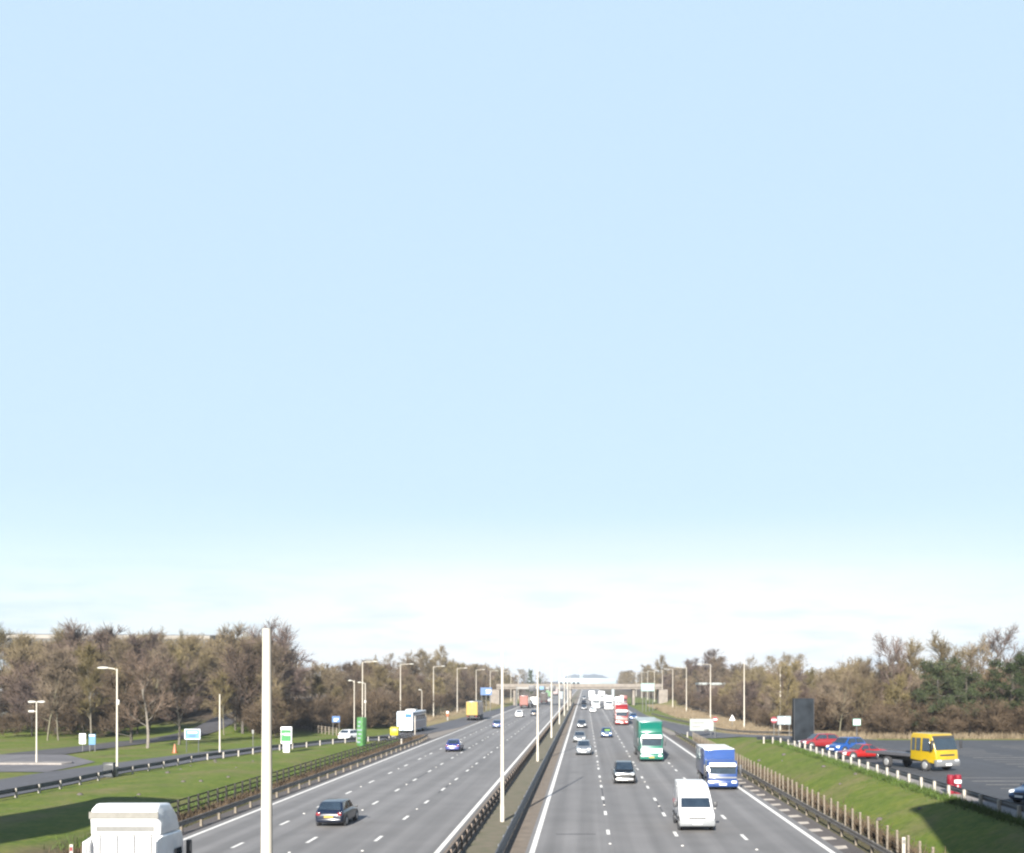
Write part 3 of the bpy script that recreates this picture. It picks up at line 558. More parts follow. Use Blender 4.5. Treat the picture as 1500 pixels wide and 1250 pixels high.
def car(label, style, col, loc, rz=0., detail=True, name='car', group=None, lights=True, plate_front='plate_w', silver=False, stripe=None, roofbar=False):
    p = STY[style]; L, w, h = p['L'], p['W'] / 2, p['H']; belt = p['belt']; bd = [(-.5 + q) * L for q in p['b']]
    t = thing(name, label, 'car', loc, rz, group); pm = paint(col)
    stt = [(0, p['nose'] - .14, .76, .34), (.012, p['nose'] - .05, .85, .24), (.04, p['nose'], .93, .2), (.10, p['nose'] + .05, .97, .19), (p['b'][0] - .02, belt - .06, 1, .19), (p['b'][1], belt, 1.0, .19), (.62, belt + .01, 1, .19), (p['b'][3] - .03, p['boot'], .985, .2), (.955, p['tail'], .95, .22), (.985, p['tail'] - .08, .89, .28), (1, p['tail'] - .2, .82, .36)]
    stt = sorted(stt); rings = []
    for u, zt, wf, zb in stt:
        y = (-.5 + u) * L; ww = w * wf
        half = [(.0, zb), (.80 * ww, zb), (.97 * ww, zb + .10), (ww, zb + .26 * (zt - zb) + .05), (ww, zb + .68 * (zt - zb)), (.96 * ww, zt - .07), (.86 * ww, zt - .01), (.45 * ww, zt + .02)]
        rings.append([(x, y, z) for x, z in half] + [(0, y, zt + .03)] + [(-x, y, z) for x, z in half[:0:-1]])
    mb = MB().loft(rings)
    bw, rw = w * .92, w * .70; zb = belt - .05
    B = [(-bw * .93, bd[0], zb), (bw * .93, bd[0], zb), (bw, bd[3], zb), (-bw, bd[3], zb)]; T = [(-rw, bd[1], h - .03), (rw, bd[1], h - .03), (rw, bd[2], h - .04), (-rw, bd[2], h - .04)]
    my = (bd[1] + bd[2]) / 2
    mb.add(B + T + [(-rw * .97, my, h + .005), (rw * .97, my, h + .005)], [(0, 1, 5, 4), (2, 3, 7, 6), (4, 5, 9, 8), (8, 9, 6, 7), (1, 2, 6, 9, 5), (3, 0, 4, 8, 7)])
    mb.build('body', pm, t, bevel=.035, seg=2, smooth=50)
    q = [B[0], B[1], T[1], T[0]]; MB().slab(sub_quad(q, .05, .95, .12, .93, .012), .012).build('windscreen', M['glass'], t)
    q = [B[2], B[3], T[3], T[2]]; MB().slab(sub_quad(q, .07, .93, .22, .92, .012), .012).build('rear_window', M['glass'], t)
    for s in (0, 1):
        q = [B[1], B[2], T[2], T[1]] if s == 0 else [B[3], B[0], T[0], T[3]]
        for u0, u1 in ((.06, .5), (.54, .94)) if s == 0 else ((.06, .46), (.5, .94)):
            MB().slab(sub_quad(q, u0, u1, .16, .9, .012), .012).build('side_window', M['glass'], t)
    wheels(t, [(s * (w - .10), y) for s in (-1, 1) for y in (-L * .31, L * .30)], .31, .215, detail)
    for s in (-1, 1):
        for y in (-L * .31, L * .30): obj('wheel_arch', arch_mesh(.126, .365), t, (s * (w - .057), y, .33))
    fy, ry = -L / 2, L / 2
    for s in (-1, 1):
        if detail:
            MB().prism([(fy + .02, p['nose'] - .16), (fy + .05, p['nose'] - .02), (fy + .30, p['nose'] + .03), (fy + .12, p['nose'] - .14)], .16).build('headlight', M['lamp'], t, bevel=.02, loc=(s * w * .66, -.015, 0))
            MB().box(-.12, .12, ry - .12, ry + .005, p['tail'] - .22, p['tail'] - .04).build('tail_light', M['red'], t, bevel=.025, loc=(s * w * .72, 0, 0))
            MB().box(-.09, .09, -.06, .06, -.06, .07).build('wing_mirror', M['dark'], t, bevel=.03, loc=(s * (w + .08), bd[0] + .35, belt + .02))
        elif lights: MB().box(-.16, .16, fy - .01, fy + .1, p['nose'] - .18, p['nose'] - .02).build('headlight', M['lamp'], t, bevel=.02, loc=(s * w * .62, 0, 0))
    MB().prism([(fy - .02, .30), (fy - .05, .38), (fy - .04, .50), (fy + .06, .52), (fy + .06, .28)], w * .80).build('bumper', M['chrome'] if silver else pm, t, bevel=.03)
    MB().box(-w * .42, w * .42, fy - .02, fy + .05, .535, .615).build('grille', M['dark'], t)
    MB().box(-.26, .26, fy - .075, fy - .055, .36, .47).build('number_plate', M[plate_front], t)
    MB().prism([(ry - .08, .32), (ry + .03, .32), (ry + .05, .42), (ry + .03, .52), (ry - .08, .54)], w * .82).build('bumper', M['chrome'] if silver else pm, t, bevel=.03)
    MB().box(-.27, .27, ry + .01 if style != 'saloon' else ry + .012, ry + .03, .56, .67).build('number_plate', M['plate_y'], t)
    if stripe: MB().box(-w * .3, w * .62, bd[0] + .1, bd[0] + .14, belt + .06, belt + .3).build('windscreen_sticker', paint(stripe), t)
    if silver: MB().box(-w * .78, w * .78, fy - .02, fy + .12, p['nose'] - .10, p['nose'] - .02).build('front_trim', M['chrome'], t, bevel=.03)
    return t
AWAY = math.pi

def van(label, loc, rz=0., col=(.8, .8, .8)):
    t = thing('van', label, 'van', loc, rz); pm = paint(col); L = 5.2; y0 = -L / 2; hw = lambda y, z: 1.0 - max(0, z - 1.0) * .10 - max(0, .12 - (y - y0)) * .6
    pr = [(y0, .35), (y0 - .02, .75), (y0 + .12, .98), (y0 + .80, 1.22), (y0 + 1.42, 1.80), (y0 + 1.9, 2.12), (y0 + 2.5, 2.42), (y0 + 3.1, 2.52), (L / 2 - .1, 2.52), (L / 2, 2.4), (L / 2, .35)]
    MB().prism(pr, hw).build('body', pm, t, bevel=.06, seg=3)
    q = [(-hw(0, 1.22), y0 + .80, 1.22), (hw(0, 1.22), y0 + .80, 1.22), (hw(0, 1.8), y0 + 1.42, 1.80), (-hw(0, 1.8), y0 + 1.42, 1.80)]
    MB().slab(sub_quad(q, .06, .94, .08, .95, .006), .012).build('windscreen', M['glass'], t)
    for s in (-1, 1):
        a = [(s * (hw(0, 1.28) + .004), y0 + 1.05, 1.30), (s * (hw(0, 1.28) + .004), y0 + 2.1, 1.30), (s * (hw(0, 1.95) + .004), y0 + 2.1, 1.78), (s * (hw(0, 1.95) + .004), y0 + 1.55, 1.78)]
        MB().slab(a if s > 0 else a[::-1], .012).build('side_window', M['glass'], t)
        MB().prism([(y0 - .03, .80), (y0 + .08, 1.02), (y0 + .30, 1.12), (y0 + .12, .84)], .17).build('headlight', M['lamp'], t, bevel=.02, loc=(s * .74, -.01, 0))
        MB().box(-.1, .1, -.08, .08, -.15, .17).build('wing_mirror', M['dark'], t, bevel=.04, loc=(s * 1.14, y0 + 1.15, 1.42))
        MB().box(s * .985, s * 1.012, y0 + 1.0, L / 2 - .3, .55, .68).build('side_trim', M['dark'], t)
        MB().box(-.09, .09, L / 2 - .02, L / 2 + .02, .9, 1.35).build('tail_light', M['red'], t, loc=(s * .86, 0, 0))
    MB().prism([(y0 - .06, .32), (y0 - .09, .45), (y0 - .07, .66), (y0 + .1, .70), (y0 + .1, .30)], .99).build('bumper', mat('grey_bumper', (.16, .17, .18), .6), t, bevel=.04)
    MB().prism([(y0 - .035, .72), (y0 - .03, .84), (y0 + .05, .84), (y0 + .05, .72)], .5).build('grille', M['dark'], t)
    MB().box(-.26, .26, y0 - .115, y0 - .095, .44, .56).build('number_plate', M['plate_w'], t)
    wheels(t, [(s * .88, y) for s in (-1, 1) for y in (y0 + 1.0, y0 + 4.05)], .33, .22)
    for s in (-1, 1):
        for y in (y0 + 1.0, y0 + 4.05): obj('wheel_arch', arch_mesh(.106, .42), t, (s * .953, y, .36))
    return t

def lorry(label, loc, rz=0., cab=(.8, .8, .8), box=(.8, .8, .8), length=16., W_=2.5, Hh=4.0, cabh=2.95, boxfront=None, roof=None, fairing=True, detail=True, rear=None, plate='plate_w', band=None, name='lorry', cabroof=True):
    t = thing(name, label, 'lorry', loc, rz); pm = paint(cab); hl = length / 2; y0 = -hl; w = W_ / 2
    fw = lambda y, z: w - .03 - max(0, .22 - (y - y0)) * .45 - max(0, z - 1.6) * .03
    s_ = cabh / 2.95
    pr = [(y0 + .02, .38), (y0, .8), (y0 + .02, 1.55 * s_), (y0 + .24, 2.55 * s_), (y0 + .50, cabh), (y0 + 2.1, cabh + .03), (y0 + 2.1, .5)]
    MB().prism(pr, fw).build('cab', pm, t, bevel=.07, seg=3)
    q = [(-fw(y0 + .05, 1.6), y0 + .05, 1.60 * s_), (fw(y0 + .05, 1.6), y0 + .05, 1.60 * s_), (fw(y0 + .24, 2.5), y0 + .235, 2.52 * s_), (-fw(y0 + .24, 2.5), y0 + .235, 2.52 * s_)]
    MB().slab(sub_quad(q, .05, .95, .06, .96, .012), .015).build('windscreen', M['glass'], t)
    MB().box(-w + .14, w - .14, y0 - .03, y0 + .05, .92, 1.38 * s_).build('grille', paint(band) if band else M['dark'], t, bevel=.03)
    MB().prism([(y0 - .06, .28), (y0 - .08, .5), (y0 - .05, .78), (y0 + .15, .8), (y0 + .15, .28)], w - .05).build('bumper', pm if not detail or True else M['dark'], t, bevel=.04)
    MB().prism([(y0 + .05, 2.52 * s_), (y0 - .10, 2.42 * s_), (y0 - .09, 2.66 * s_), (y0 + .36, 2.80 * s_)], w - .2).build('sun_visor', M['white'] if band else pm, t, bevel=.02)
    MB().box(-.28, .28, y0 - .105, y0 - .085, .42, .55).build('number_plate', M[plate], t)
    for s in (-1, 1):
        MB().box(-.2, .2, y0 - .10, y0 + .02, .56, .74).build('headlight', M['lamp'], t, bevel=.03, loc=(s * (w - .36), 0, 0))
        if detail:
            x = s * (w - .03); a = [(x, y0 + .45, 1.62 * s_), (x, y0 + 1.35, 1.62 * s_), (x - s * .02, y0 + 1.35, 2.4 * s_), (x - s * .02, y0 + .6, 2.4 * s_)]
            MB().slab(a if s > 0 else a[::-1], .015).build('side_window', M['glass'], t)
            m_ = MB().box(-.08, .08, -.07, .07, -.42, .42).build('wing_mirror', M['dark'], t, bevel=.03, loc=(s * (w + .16), y0 + .12, 2.05 * s_))
            MB().tube([(-s * .22, .05, .3), (0, 0, .3)], .02, 6).build('mirror_arm', M['dark'], m_)
    if fairing and Hh > cabh + .4:
        zt = Hh - .08
        MB().prism([(y0 + .62, cabh + .02), (y0 + .85, cabh + .45 * (zt - cabh)), (y0 + 1.5, zt), (y0 + 2.1, zt + .02), (y0 + 2.1, cabh + .04)], lambda y, z: w - .12).build('roof_fairing', pm, t, bevel=.06)
    bx0 = y0 + 2.22
    bo = MB().box(-w, w, bx0, hl, 1.0, Hh).build('trailer_box', paint(box), t, bevel=.04)
    if boxfront: MB().box(-w + .04, w - .04, bx0 - .025, bx0 - .002, 1.9, Hh - .05).build('headboard', paint(boxfront), bo)
    if roof: MB().box(-w + .03, w - .03, bx0 + .03, hl - .03, Hh + .002, Hh + .03).build('roof_panel', paint(roof), bo)
    if rear:
        MB().box(-w + .06, w - .06, hl + .002, hl + .03, 1.12, Hh - .06).build('rear_door', paint(rear), bo)
        mb = MB().box(-.03, .03, hl + .032, hl + .06, 1.2, Hh - .15)
        for s in (-1, 1): mb.box(s * .5 - .02, s * .5 + .02, hl + .032, hl + .07, 1.2, Hh - .15)
        mb.build('door_bar', M['galv'], bo, smooth=0)
    MB().box(-w + .1, w - .1, hl - .25, hl + .02, .55, .72).build('rear_bumper', M['chassis'], t)
    for s in (-1, 1): MB().box(-.22, .22, hl + .0, hl + .035, .78, .92).build('tail_light', M['red'], t, loc=(s * (w - .35), 0, 0))
    MB().box(-.45, .45, y0 + 1.0, hl - .1, .62, .995).build('chassis', M['chassis'], t)
    ax = [y0 + 1.35] + ([hl - 2.2] if length < 11 else [y0 + 4.3, hl - 4.2, hl - 2.9, hl - 1.6])
    wheels(t, [(s * (w - .18), y) for s in (-1, 1) for y in ax], .5, .34, detail)
    if length >= 11: MB().box(-w + .04, w - .04, y0 + 5.6, hl - 5.2, .45, .98).build('side_guard', M['chassis'], t)
    return t

# oncoming carriageway
def on(y, L): return y + L / 2
van('white van with dark windscreen, nearest vehicle on the right carriageway', (6.3, on(62.4, 5.2), 0))
lorry('blue box lorry with white roof in the lane beside the right verge', (10.65, on(86, 8.6), 0), 0, (.03, .11, .42), (.035, .10, .36), 8.6, 2.45, 3.05, 2.25, boxfront=(.03, .14, .55), roof=(.8, .8, .8), fairing=False, name='box_lorry', band=(.5, .52, .55))
lorry('green articulated lorry with yellow number plate', (6.95, on(116, 15.5), 0), 0, (.01, .30, .20), (.02, .25, .20), 15.5, 2.5, 4.15, 3.0, plate='plate_y', band=(.75, .85, .8), boxfront=(.01, .34, .25), roof=(.30, .5, .48))
lorry('bright red articulated lorry with tall white cab roof', (6.95, on(211, 15), 0), 0, (.55, .03, .025), (.6, .35, .33), 15, 2.55, 4.0, 3.1, band=(.6, .45, .42), roof=(.8, .6, .6))
lorry('white lorry in the third lane left of another white lorry, before the overbridge', (3.25, on(334, 12), 0), 0, length=12, detail=False)
lorry('white lorry directly behind the red one, before the overbridge', (6.9, on(322, 14), 0), 0, length=14, detail=False)
lorry('white lorry half hidden between the red lorry and the overbridge abutment', (10.4, on(336, 9), 0), 0, length=9, Hh=3.4, cabh=2.5, fairing=False, detail=False)
lorry('white lorry under the overbridge, behind the third-lane white lorry', (2.9, on(470, 14), 0), 0, length=14, detail=False)
lorry('farthest white lorry, centre of the right carriageway beyond the overbridge', (6.8, on(455, 14), 0), 0, length=14, detail=False)
lorry('small faded red lorry leaving on the far right slip road', (13.2, on(380, 9), 0), 0, (.5, .10, .10), (.55, .22, .2), length=9, Hh=3.5, cabh=2.6, fairing=False, detail=False)
car('black car with bright silver bumper in the third lane', 'suv', (.012, .014, .016), (3.25, on(91, 4.4), 0), silver=True)
car('silver people carrier, nearest car in the lane by the central reservation', 'mpv', (.36, .40, .46), (-.15, on(126, 4.3), 0))
car('silver saloon behind the people carrier in the lane by the central reservation', 'saloon', (.38, .40, .42), (-.75, on(152, 4.55), 0))
car('dark grey saloon, third car in the lane by the central reservation', 'saloon', (.10, .105, .12), (-.6, on(198, 4.55), 0))
car('bright blue car with a lime sticker behind its windscreen', 'hatch', (.02, .13, .42), (3.2, on(165, 4.05), 0), stripe=(.25, .6, .05))
car('small blue car beside the red lorry at the slip road', 'hatch', (.03, .16, .55), (10.4, on(239, 4.05), 0))
car('white car ahead of the white lorries in the third lane', 'saloon', (.75, .75, .75), (2.1, on(297, 4.5), 0), detail=False)
car('distant dark car with lit-looking front in the lane by the central reservation', 'saloon', (.07, .08, .11), (-.3, on(322, 4.5), 0), detail=False)
car('very distant maroon car in the lane by the central reservation', 'saloon', (.12, .06, .07), (-.4, on(395, 4.5), 0), detail=False)
car('farthest grey car in the lane by the central reservation, under the overbridge', 'saloon', (.14, .16, .2), (-.4, on(500, 4.5), 0), detail=False)
# carriageway heading away
car('dark blue car with red tail lights changing lanes on the left carriageway', 'hatch', (.012, .024, .06), (-14.75, on(64.3, 4.05), 0), AWAY + R(-2))
car('violet blue saloon in the middle of the left carriageway', 'saloon', (.06, .08, .46), (-15.75, on(132, 4.55), 0), AWAY)
car('small blue hatchback beyond the violet saloon on the left carriageway', 'hatch', (.05, .14, .42), (-15.6, on(197, 4.05), 0), AWAY)
car('white car beyond the parked yellow lorry on the left carriageway', 'mpv', (.78, .78, .78), (-15.2, on(256, 4.3), 0), AWAY)
car('dark car partly behind a pale column on the left carriageway', 'saloon', (.06, .06, .09), (-12.2, on(266, 4.5), 0), AWAY, detail=False)
car('far white saloon ahead of the dark lorry on the left carriageway', 'saloon', (.78, .78, .78), (-14.7, on(447, 4.5), 0), AWAY, detail=False)
car('white car half hidden behind the guard rail on the left slip road', 'hatch', (.78, .78, .78), (-31.6, 150, Hz(-31.6, 150) + .06), AWAY + R(-18))
lorry('yellow-backed articulated lorry with dark side on the left slip road', (-23.9, on(235, 13.5), .05), AWAY, (.6, .6, .6), (.035, .045, .075), 13.5, 2.5, 4.0, 3.0, rear=(.80, .56, .09))
lorry('salmon red lorry at the edge of the left carriageway', (-18.6, on(338, 12), 0), AWAY, (.5, .2, .15), (.30, .09, .075), 12, 2.55, 3.9, 3.0, rear=(.55, .20, .15), detail=False)
lorry('white van-sized lorry beside the salmon lorry', (-16.0, on(352, 7), 0), AWAY, length=7, Hh=3.2, W_=2.3, cabh=2.3, fairing=False, rear=(.8, .8, .8), detail=False)
lorry('dark brown lorry behind the third pale column', (-15.1, on(407, 12), 0), AWAY, (.1, .1, .1), (.07, .055, .05), 12, 2.5, 4.0, 3.0, rear=(.09, .065, .06), detail=False)
lorry('pale green lorry far along the left carriageway', (-17.0, on(520, 12), 0), AWAY, (.3, .5, .3), (.15, .38, .15), 12, 2.5, 3.9, 3.0, rear=(.20, .48, .2), detail=False)
lorry('white lorry far along the lane by the central reservation, heading away', (-10.9, on(528, 8), 0), AWAY, length=8, W_=2.4, Hh=2.9, cabh=2.2, fairing=False, rear=(.8, .8, .8), detail=False)
lorry('farthest white and pink lorry on the left carriageway', (-16.5, on(620, 12), 0), AWAY, (.7, .5, .5), (.7, .6, .6), 12, rear=(.75, .6, .6), detail=False)

# white tractor unit, only its tall cab is in the picture
def tractor():
    t = thing('lorry_cab', 'white tall-roofed lorry cab cut off at the bottom left of the photo', 'lorry', (-16.15, 40.3, 0), AWAY); pm = paint((.8, .8, .8))
    y0 = -1.25; w = 1.27
    MB().prism([(y0, .4), (y0 - .02, 1.6), (y0 + .22, 2.6), (y0 + .45, 3.0), (1.15, 3.05), (1.2, .9), (.6, .45)], lambda y, z: w - max(0, .25 - (y - y0)) * .4).build('cab', pm, t, bevel=.08, seg=3)
    MB().prism([(y0 + .5, 3.02), (y0 + .75, 3.6), (y0 + 1.25, 4.08), (1.0, 4.16), (1.34, 4.0), (1.34, 3.62), (1.22, 3.45), (1.22, 3.03)], lambda y, z: w - .04 - max(0, z - 3.5) * .16).build('roof_fairing', pm, t, bevel=.10, seg=3)
    MB().box(-w + .06, w - .06, 1.345, 1.37, 3.66, 3.9).build('rear_shade_band', mat('shade_and_vent_grey', (.14, .135, .12), .6), t); MB().box(-w + .25, w - .25, 1.225, 1.25, 3.2, 3.38).build('rear_vent', mat('shade_and_vent_grey', (.12, .12, .115), .6), t)  # grey band paints in the shadow below the roof lip, vent sits lower
    for k in range(4): MB().box(-.02, .02, 1.222, 1.24, 1.2, 3.1).build('seam', M['galv'], t, loc=(-.9 + .6 * k, 0, 0))
    q = [(-w + .1, y0, 1.6), (w - .1, y0, 1.6), (w - .12, y0 + .21, 2.55), (-w + .12, y0 + .21, 2.55)]
    MB().slab(sub_quad(q, .05, .95, .06, .96, .02), .015).build('windscreen', M['glass'], t)
    for s in (-1, 1):
        MB().slab([(s * (w + .002), y0 + .4, 1.6), (s * (w + .002), y0 + 1.2, 1.6), (s * (w + .002), y0 + 1.2, 2.4), (s * (w + .002), y0 + .55, 2.4)][::s], .015).build('side_window', M['glass'], t)
        MB().prism([(1.1, 1.0), (1.1, 3.0), (1.75, 2.9), (1.75, 1.0)], .03).build('side_deflector', pm, t, bevel=.01, loc=(s * (w - .04), 0, 0))
        MB().box(-.09, .09, -.08, .08, -.45, .4).build('wing_mirror', M['dark'], t, bevel=.03, loc=(s * (w + .2), y0 + .3, 2.2))
        MB().box(-.2, .2, -.02, .02, -.08, .08).build('tail_light', M['red'], t, loc=(s * .9, 4.62, .85))
    MB().box(-.42, .42, .7, 4.6, .55, .95).build('chassis', M['chassis'], t); MB().tube([(0, 3.2, .96), (0, 3.2, 1.12)], .5, 16).build('fifth_wheel', M['chassis'], t)
    wheels(t, [(s * 1.05, y) for s in (-1, 1) for y in (y0 + .9, 3.2)], .5, .34)
tractor()

# coach on the left slip road
def coach():
    L = 11.5; t = thing('coach', 'white and blue coach waiting on the left slip road', 'coach', (-28.4, 177 + L / 2, Hz(-28, 180) + .06), AWAY + R(-3)); w = 1.26; pm = paint((.67, .76, .86)); hl = L / 2
    MB().prism([(-hl, .4), (-hl - .05, 1.2), (-hl + .35, 3.2), (-hl + .6, 3.4), (hl - .15, 3.4), (hl, 3.2), (hl, .4)], w).build('body', pm, t, bevel=.10, seg=3)
    bl = paint((.05, .30, .62)); lv = paint((.34, .36, .55))
    MB().box(-w * .9, -w * .05, hl + .002, hl + .02, 2.45, 3.1).build('rear_panel', bl, t)
    MB().box(-.55, .6, hl + .002, hl + .022, 1.9, 2.3).build('rear_window', mat('pale_film', (.5, .62, .70), .3), t)
    for s in (-1, 1):
        for k in range(5): MB().box(s * w, s * (w + .015), -hl + 1.1 + 2.0 * k, -hl + 2.95 + 2.0 * k, 1.95, 2.75).build('side_window', M['glass'], t)
        MB().box(s * w, s * (w + .013), -hl + .6, hl - .3, .6, 1.85).build('side_panel', lv, t); MB().box(s * w, s * (w + .013), -hl + .6, hl - .3, 2.85, 3.2).build('side_stripe', bl, t)
        MB().box(-.15, .15, hl, hl + .03, .8, 1.1).build('tail_light', M['red'], t, loc=(s * .95, 0, 0))
    MB().box(-.8, .8, -.6, 1.4, 3.39, 3.68).build('roof_unit', M['head'], t, bevel=.08); MB().box(-1.1, 1.1, -hl - .03, -hl + .02, 1.5, 2.9).build('windscreen', M['glass'], t)
    wheels(t, [(s * 1.1, y) for s in (-1, 1) for y in (-hl + 2.4, hl - 3)], .5, .3)
coach()

# car park vehicles
zl = 1.842
car('red hatchback with white wheels parked in front of the dark board', 'hatch', (.52, .035, .045), (23.1, 109.5, zl), R(-77))
car('bright blue hatchback parked between two red cars', 'hatch', (.015, .14, .60), (24.05, 102.4, zl), R(-52))
car('low bright red coupe parked behind the flatbed truck', 'coupe', (.72, .022, .018), (23.4, 94.4, zl), R(-70))
car('dark blue car cut off at the right edge of the photo', 'hatch', (.02, .09, .28), (25.15, 60.8, zl), R(-62))
def recovery():
    t = thing('flatbed_truck', 'yellow recovery truck with an empty flatbed in the car park', 'truck', (24.9, 84.4, zl), R(27)); pm = paint((1.0, .68, .010)); y0 = -3.5; w = 1.17
    hw = lambda y, z: w - max(0, .25 - (y - y0)) * .4 - max(0, z - 1.5) * .07
    MB().prism([(y0 + .03, .55), (y0, .9), (y0 + .10, 1.52), (y0 + .48, 2.55), (y0 + .75, 2.75), (y0 + 2.45, 2.78), (y0 + 2.62, 2.6), (y0 + 2.62, .8)], hw).build('cab', pm, t, bevel=.08, seg=3)
    q = [(-hw(y0 + .1, 1.5), y0 + .10, 1.54), (hw(y0 + .1, 1.5), y0 + .10, 1.54), (hw(y0 + .48, 2.5), y0 + .48, 2.54), (-hw(y0 + .48, 2.5), y0 + .48, 2.54)]
    MB().slab(sub_quad(q, .03, .97, .03, .86, .012), .015).build('windscreen', M['glass'], t); MB().slab(sub_quad(q, .02, .98, .87, 1.05, .012), .03).build('sun_visor', M['dark'], t)
    for s in (-1, 1):
        for a0, a1 in ((.5, 1.35), (1.55, 2.0), (2.1, 2.45)):
            x = s * (hw(0, 1.6) + .006); x2 = s * (hw(0, 2.4) + .006); a = [(x, y0 + a0, 1.5), (x, y0 + a1, 1.5), (x2, y0 + a1, 2.42), (x2, y0 + a0 + (.2 if a0 < 1 else 0), 2.42)]
            MB().slab(a if s > 0 else a[::-1], .012).build('side_window', M['glass'], t)
        MB().box(-.2, .2, y0 - .08, y0 + .05, .66, .86).build('headlight', M['lamp'], t, bevel=.03, loc=(s * .85, 0, 0))
        m_ = MB().box(-.1, .1, -.06, .06, -.35, .3).build('wing_mirror', M['dark'], t, bevel=.03, loc=(s * 1.42, y0 + .1, 2.0)); MB().tube([(0, 0, .2), (-s * .32, .1, .3)], .02, 6).build('mirror_arm', M['dark'], m_)
    MB().prism([(y0 - .09, .38), (y0 - .11, .6), (y0 - .06, .88), (y0 + .2, .88), (y0 + .2, .38)], w - .02).build('bumper', paint((.36, .37, .39)), t, bevel=.05)
    MB().box(-w * .6, w * .6, y0 + .02, y0 + .055, 1.14, 1.26).build('grille', M['dark'], t, bevel=.01); MB().box(-.27, .27, y0 - .135, y0 - .115, .46, .60).build('number_plate', M['plate_w'], t)
    mb = MB().box(-1.18, 1.18, y0 + 2.75, 4.0, .98, 1.12); mb.box(-1.18, -1.1, y0 + 2.75, 4.0, 1.121, 1.2).box(1.1, 1.18, y0 + 2.75, 4.0, 1.121, 1.2)
    mb.build('flatbed', mat('bed_steel', (.09, .09, .10), .5, .3), t); MB().box(-.4, .4, y0 + 1, 3.4, .6, .975).build('chassis', M['chassis'], t)
    wheels(t, [(s * 1.0, y) for s in (-1, 1) for y in (y0 + 1.15, 1.7)], .43, .28)
recovery()

# ------------------------------------------------------------------ bridges, gantry, buildings
t = thing('road_bridge', 'flat concrete overbridge crossing the motorway', 'bridge', (-1, 382, 0))
MB().box(-29, 27, -5, 5, 5.55, 6.75).build('deck', M['concrete'], t, bevel=.05); MB().box(-29, 27, -5.35, -5.02, 6.2, 7.3).build('parapet', M['concrete'], t); MB().box(-29, 27, 5.02, 5.35, 6.2, 7.3).build('parapet', M['concrete'], t)
for x in (-4, 17.5, -23): MB().box(x - .4, x + .4, -4, 4, -.1, 5.548).build('pier', M['concrete'], t, bevel=.04)
for s in (-1, 1): MB().prism([(-5.2, -.2), (-5.2, 5.4), (5.2, 5.4), (5.2, -.2)], 1.5).build('abutment', M['concrete'], t, loc=(-1 + s * 27.5 + (1 if s > 0 else -1), 0, 0))
t = thing('enclosed_bridge', 'pale blue enclosed bridge with a square tower rising behind the concrete overbridge', 'bridge', (0, 520, 0))
MB().box(-12.5, 14.5, -2.5, 2.5, 6.0, 9.5).build('span', M['palebridge'], t, bevel=.1)
mb = MB()
for k in range(5): mb.box(-11.8 + 2 * k, -10.6 + 2 * k, -2.56, -2.51, 6.9, 7.7)
mb.build('window', M['glass'], t, smooth=0)
MB().box(-2.6, -.9, -1.2, 1.2, 9.5, 14).build('tower', M['palebridge'], t, bevel=.06)
for x in (-11, 13): MB().box(x - .6, x + .6, -1.5, 1.5, -.1, 6.0).build('pier', M['palebridge'], t)
t = thing('sign_gantry', 'dark signal panels and a blue sign on a gantry over the left carriageway', 'gantry', (-14, 368, 0))
MB().box(-8.6, 8.2, -.2, .2, 5.7, 6.3).build('beam', M['galv'], t)
for x in (-8.6, 8.4): MB().tube([(x, 0, -.1), (x, 0, 6.6)], .22, 10).build('column', M['galv'], t)
for k, x in enumerate((-3.5, -.2, 3.2, 6.4)): MB().box(x - 1.1, x + 1.1, -.55, -.22, 4.9, 6.9).build('signal_panel', M['dark'], t, bevel=.05)
MB().box(-1.0, .4, -.6, -.56, 5.5, 6.5).build('blue_sign', M['lblue'], t)
def shed(label, loc, rz, L, D, h):
    t = thing('warehouse', label, 'building', loc, rz)
    MB().box(-L / 2, L / 2, 0, D, 0, h - 2.2).build('wall', M['shed'], t); MB().box(-L / 2, L / 2, -.05, D, h - 2.2, h - .9).build('eaves_band', M['shed_dark'], t)
    MB().prism([(-.3, h - .9), (-.3, h), (D / 2, h + 1.2), (D, h), (D, h - .9)], L / 2 + .3).build('roof', M['shedroof'], t)
shed('long grey warehouse with pale roof edge behind the left trees', (-151, 262, 2), R(9), 120, 50, 17.4)
t = thing('depot_building', 'low pale building with flat roof showing through the right trees', 'building', (35.5, 300, .4))
MB().box(-4.6, 4.6, 0, 9, 0, 6.9).build('wall', M['brick'], t); MB().box(-4.9, 4.9, -.3, 9.3, 6.9, 7.5).build('roof', M['signback'], t)
t = thing('boundary_wall', 'pale grey wall at the far left edge before the trees', 'wall', (-100, 190, Hz(-100, 190)))
MB().box(-14, 3.4, 0, .4, -.5, 4.0).build('wall', M['signback'], t); MB().box(-14.1, 3.5, -.06, .46, 4.0, 4.15).build('coping', M['concrete'], t)
# unseen blocks added outside the picture to cast the shade on the two banks
def block(label, x0, x1, y0, y1, h):
    t = thing('shade_block', label, 'building', ((x0 + x1) / 2, y0, 0)); w = (x1 - x0) / 2
    MB().box(-w, w, 0, y1 - y0, -.2, h - .5).build('wall', M['brick'], t); MB().box(-w - .2, w + .2, -.2, y1 - y0 + .2, h - .5, h).build('roof', M['concrete'], t)
    for k in range(int(h / 4)):
        for s in (-1, 1): MB().box(s * (w + .002), s * (w + .03), 1, y1 - y0 - 1, 1.5 + 3.6 * k, 3.2 + 3.6 * k).build('window', M['glass'], t)
block('tall unseen brick block added to shade the left bank', -38.1, -33.6, 24, 40, 15.9)
block('tall unseen brick block added to shade the right bank', 12.5, 36, 6, 24, 17.9)

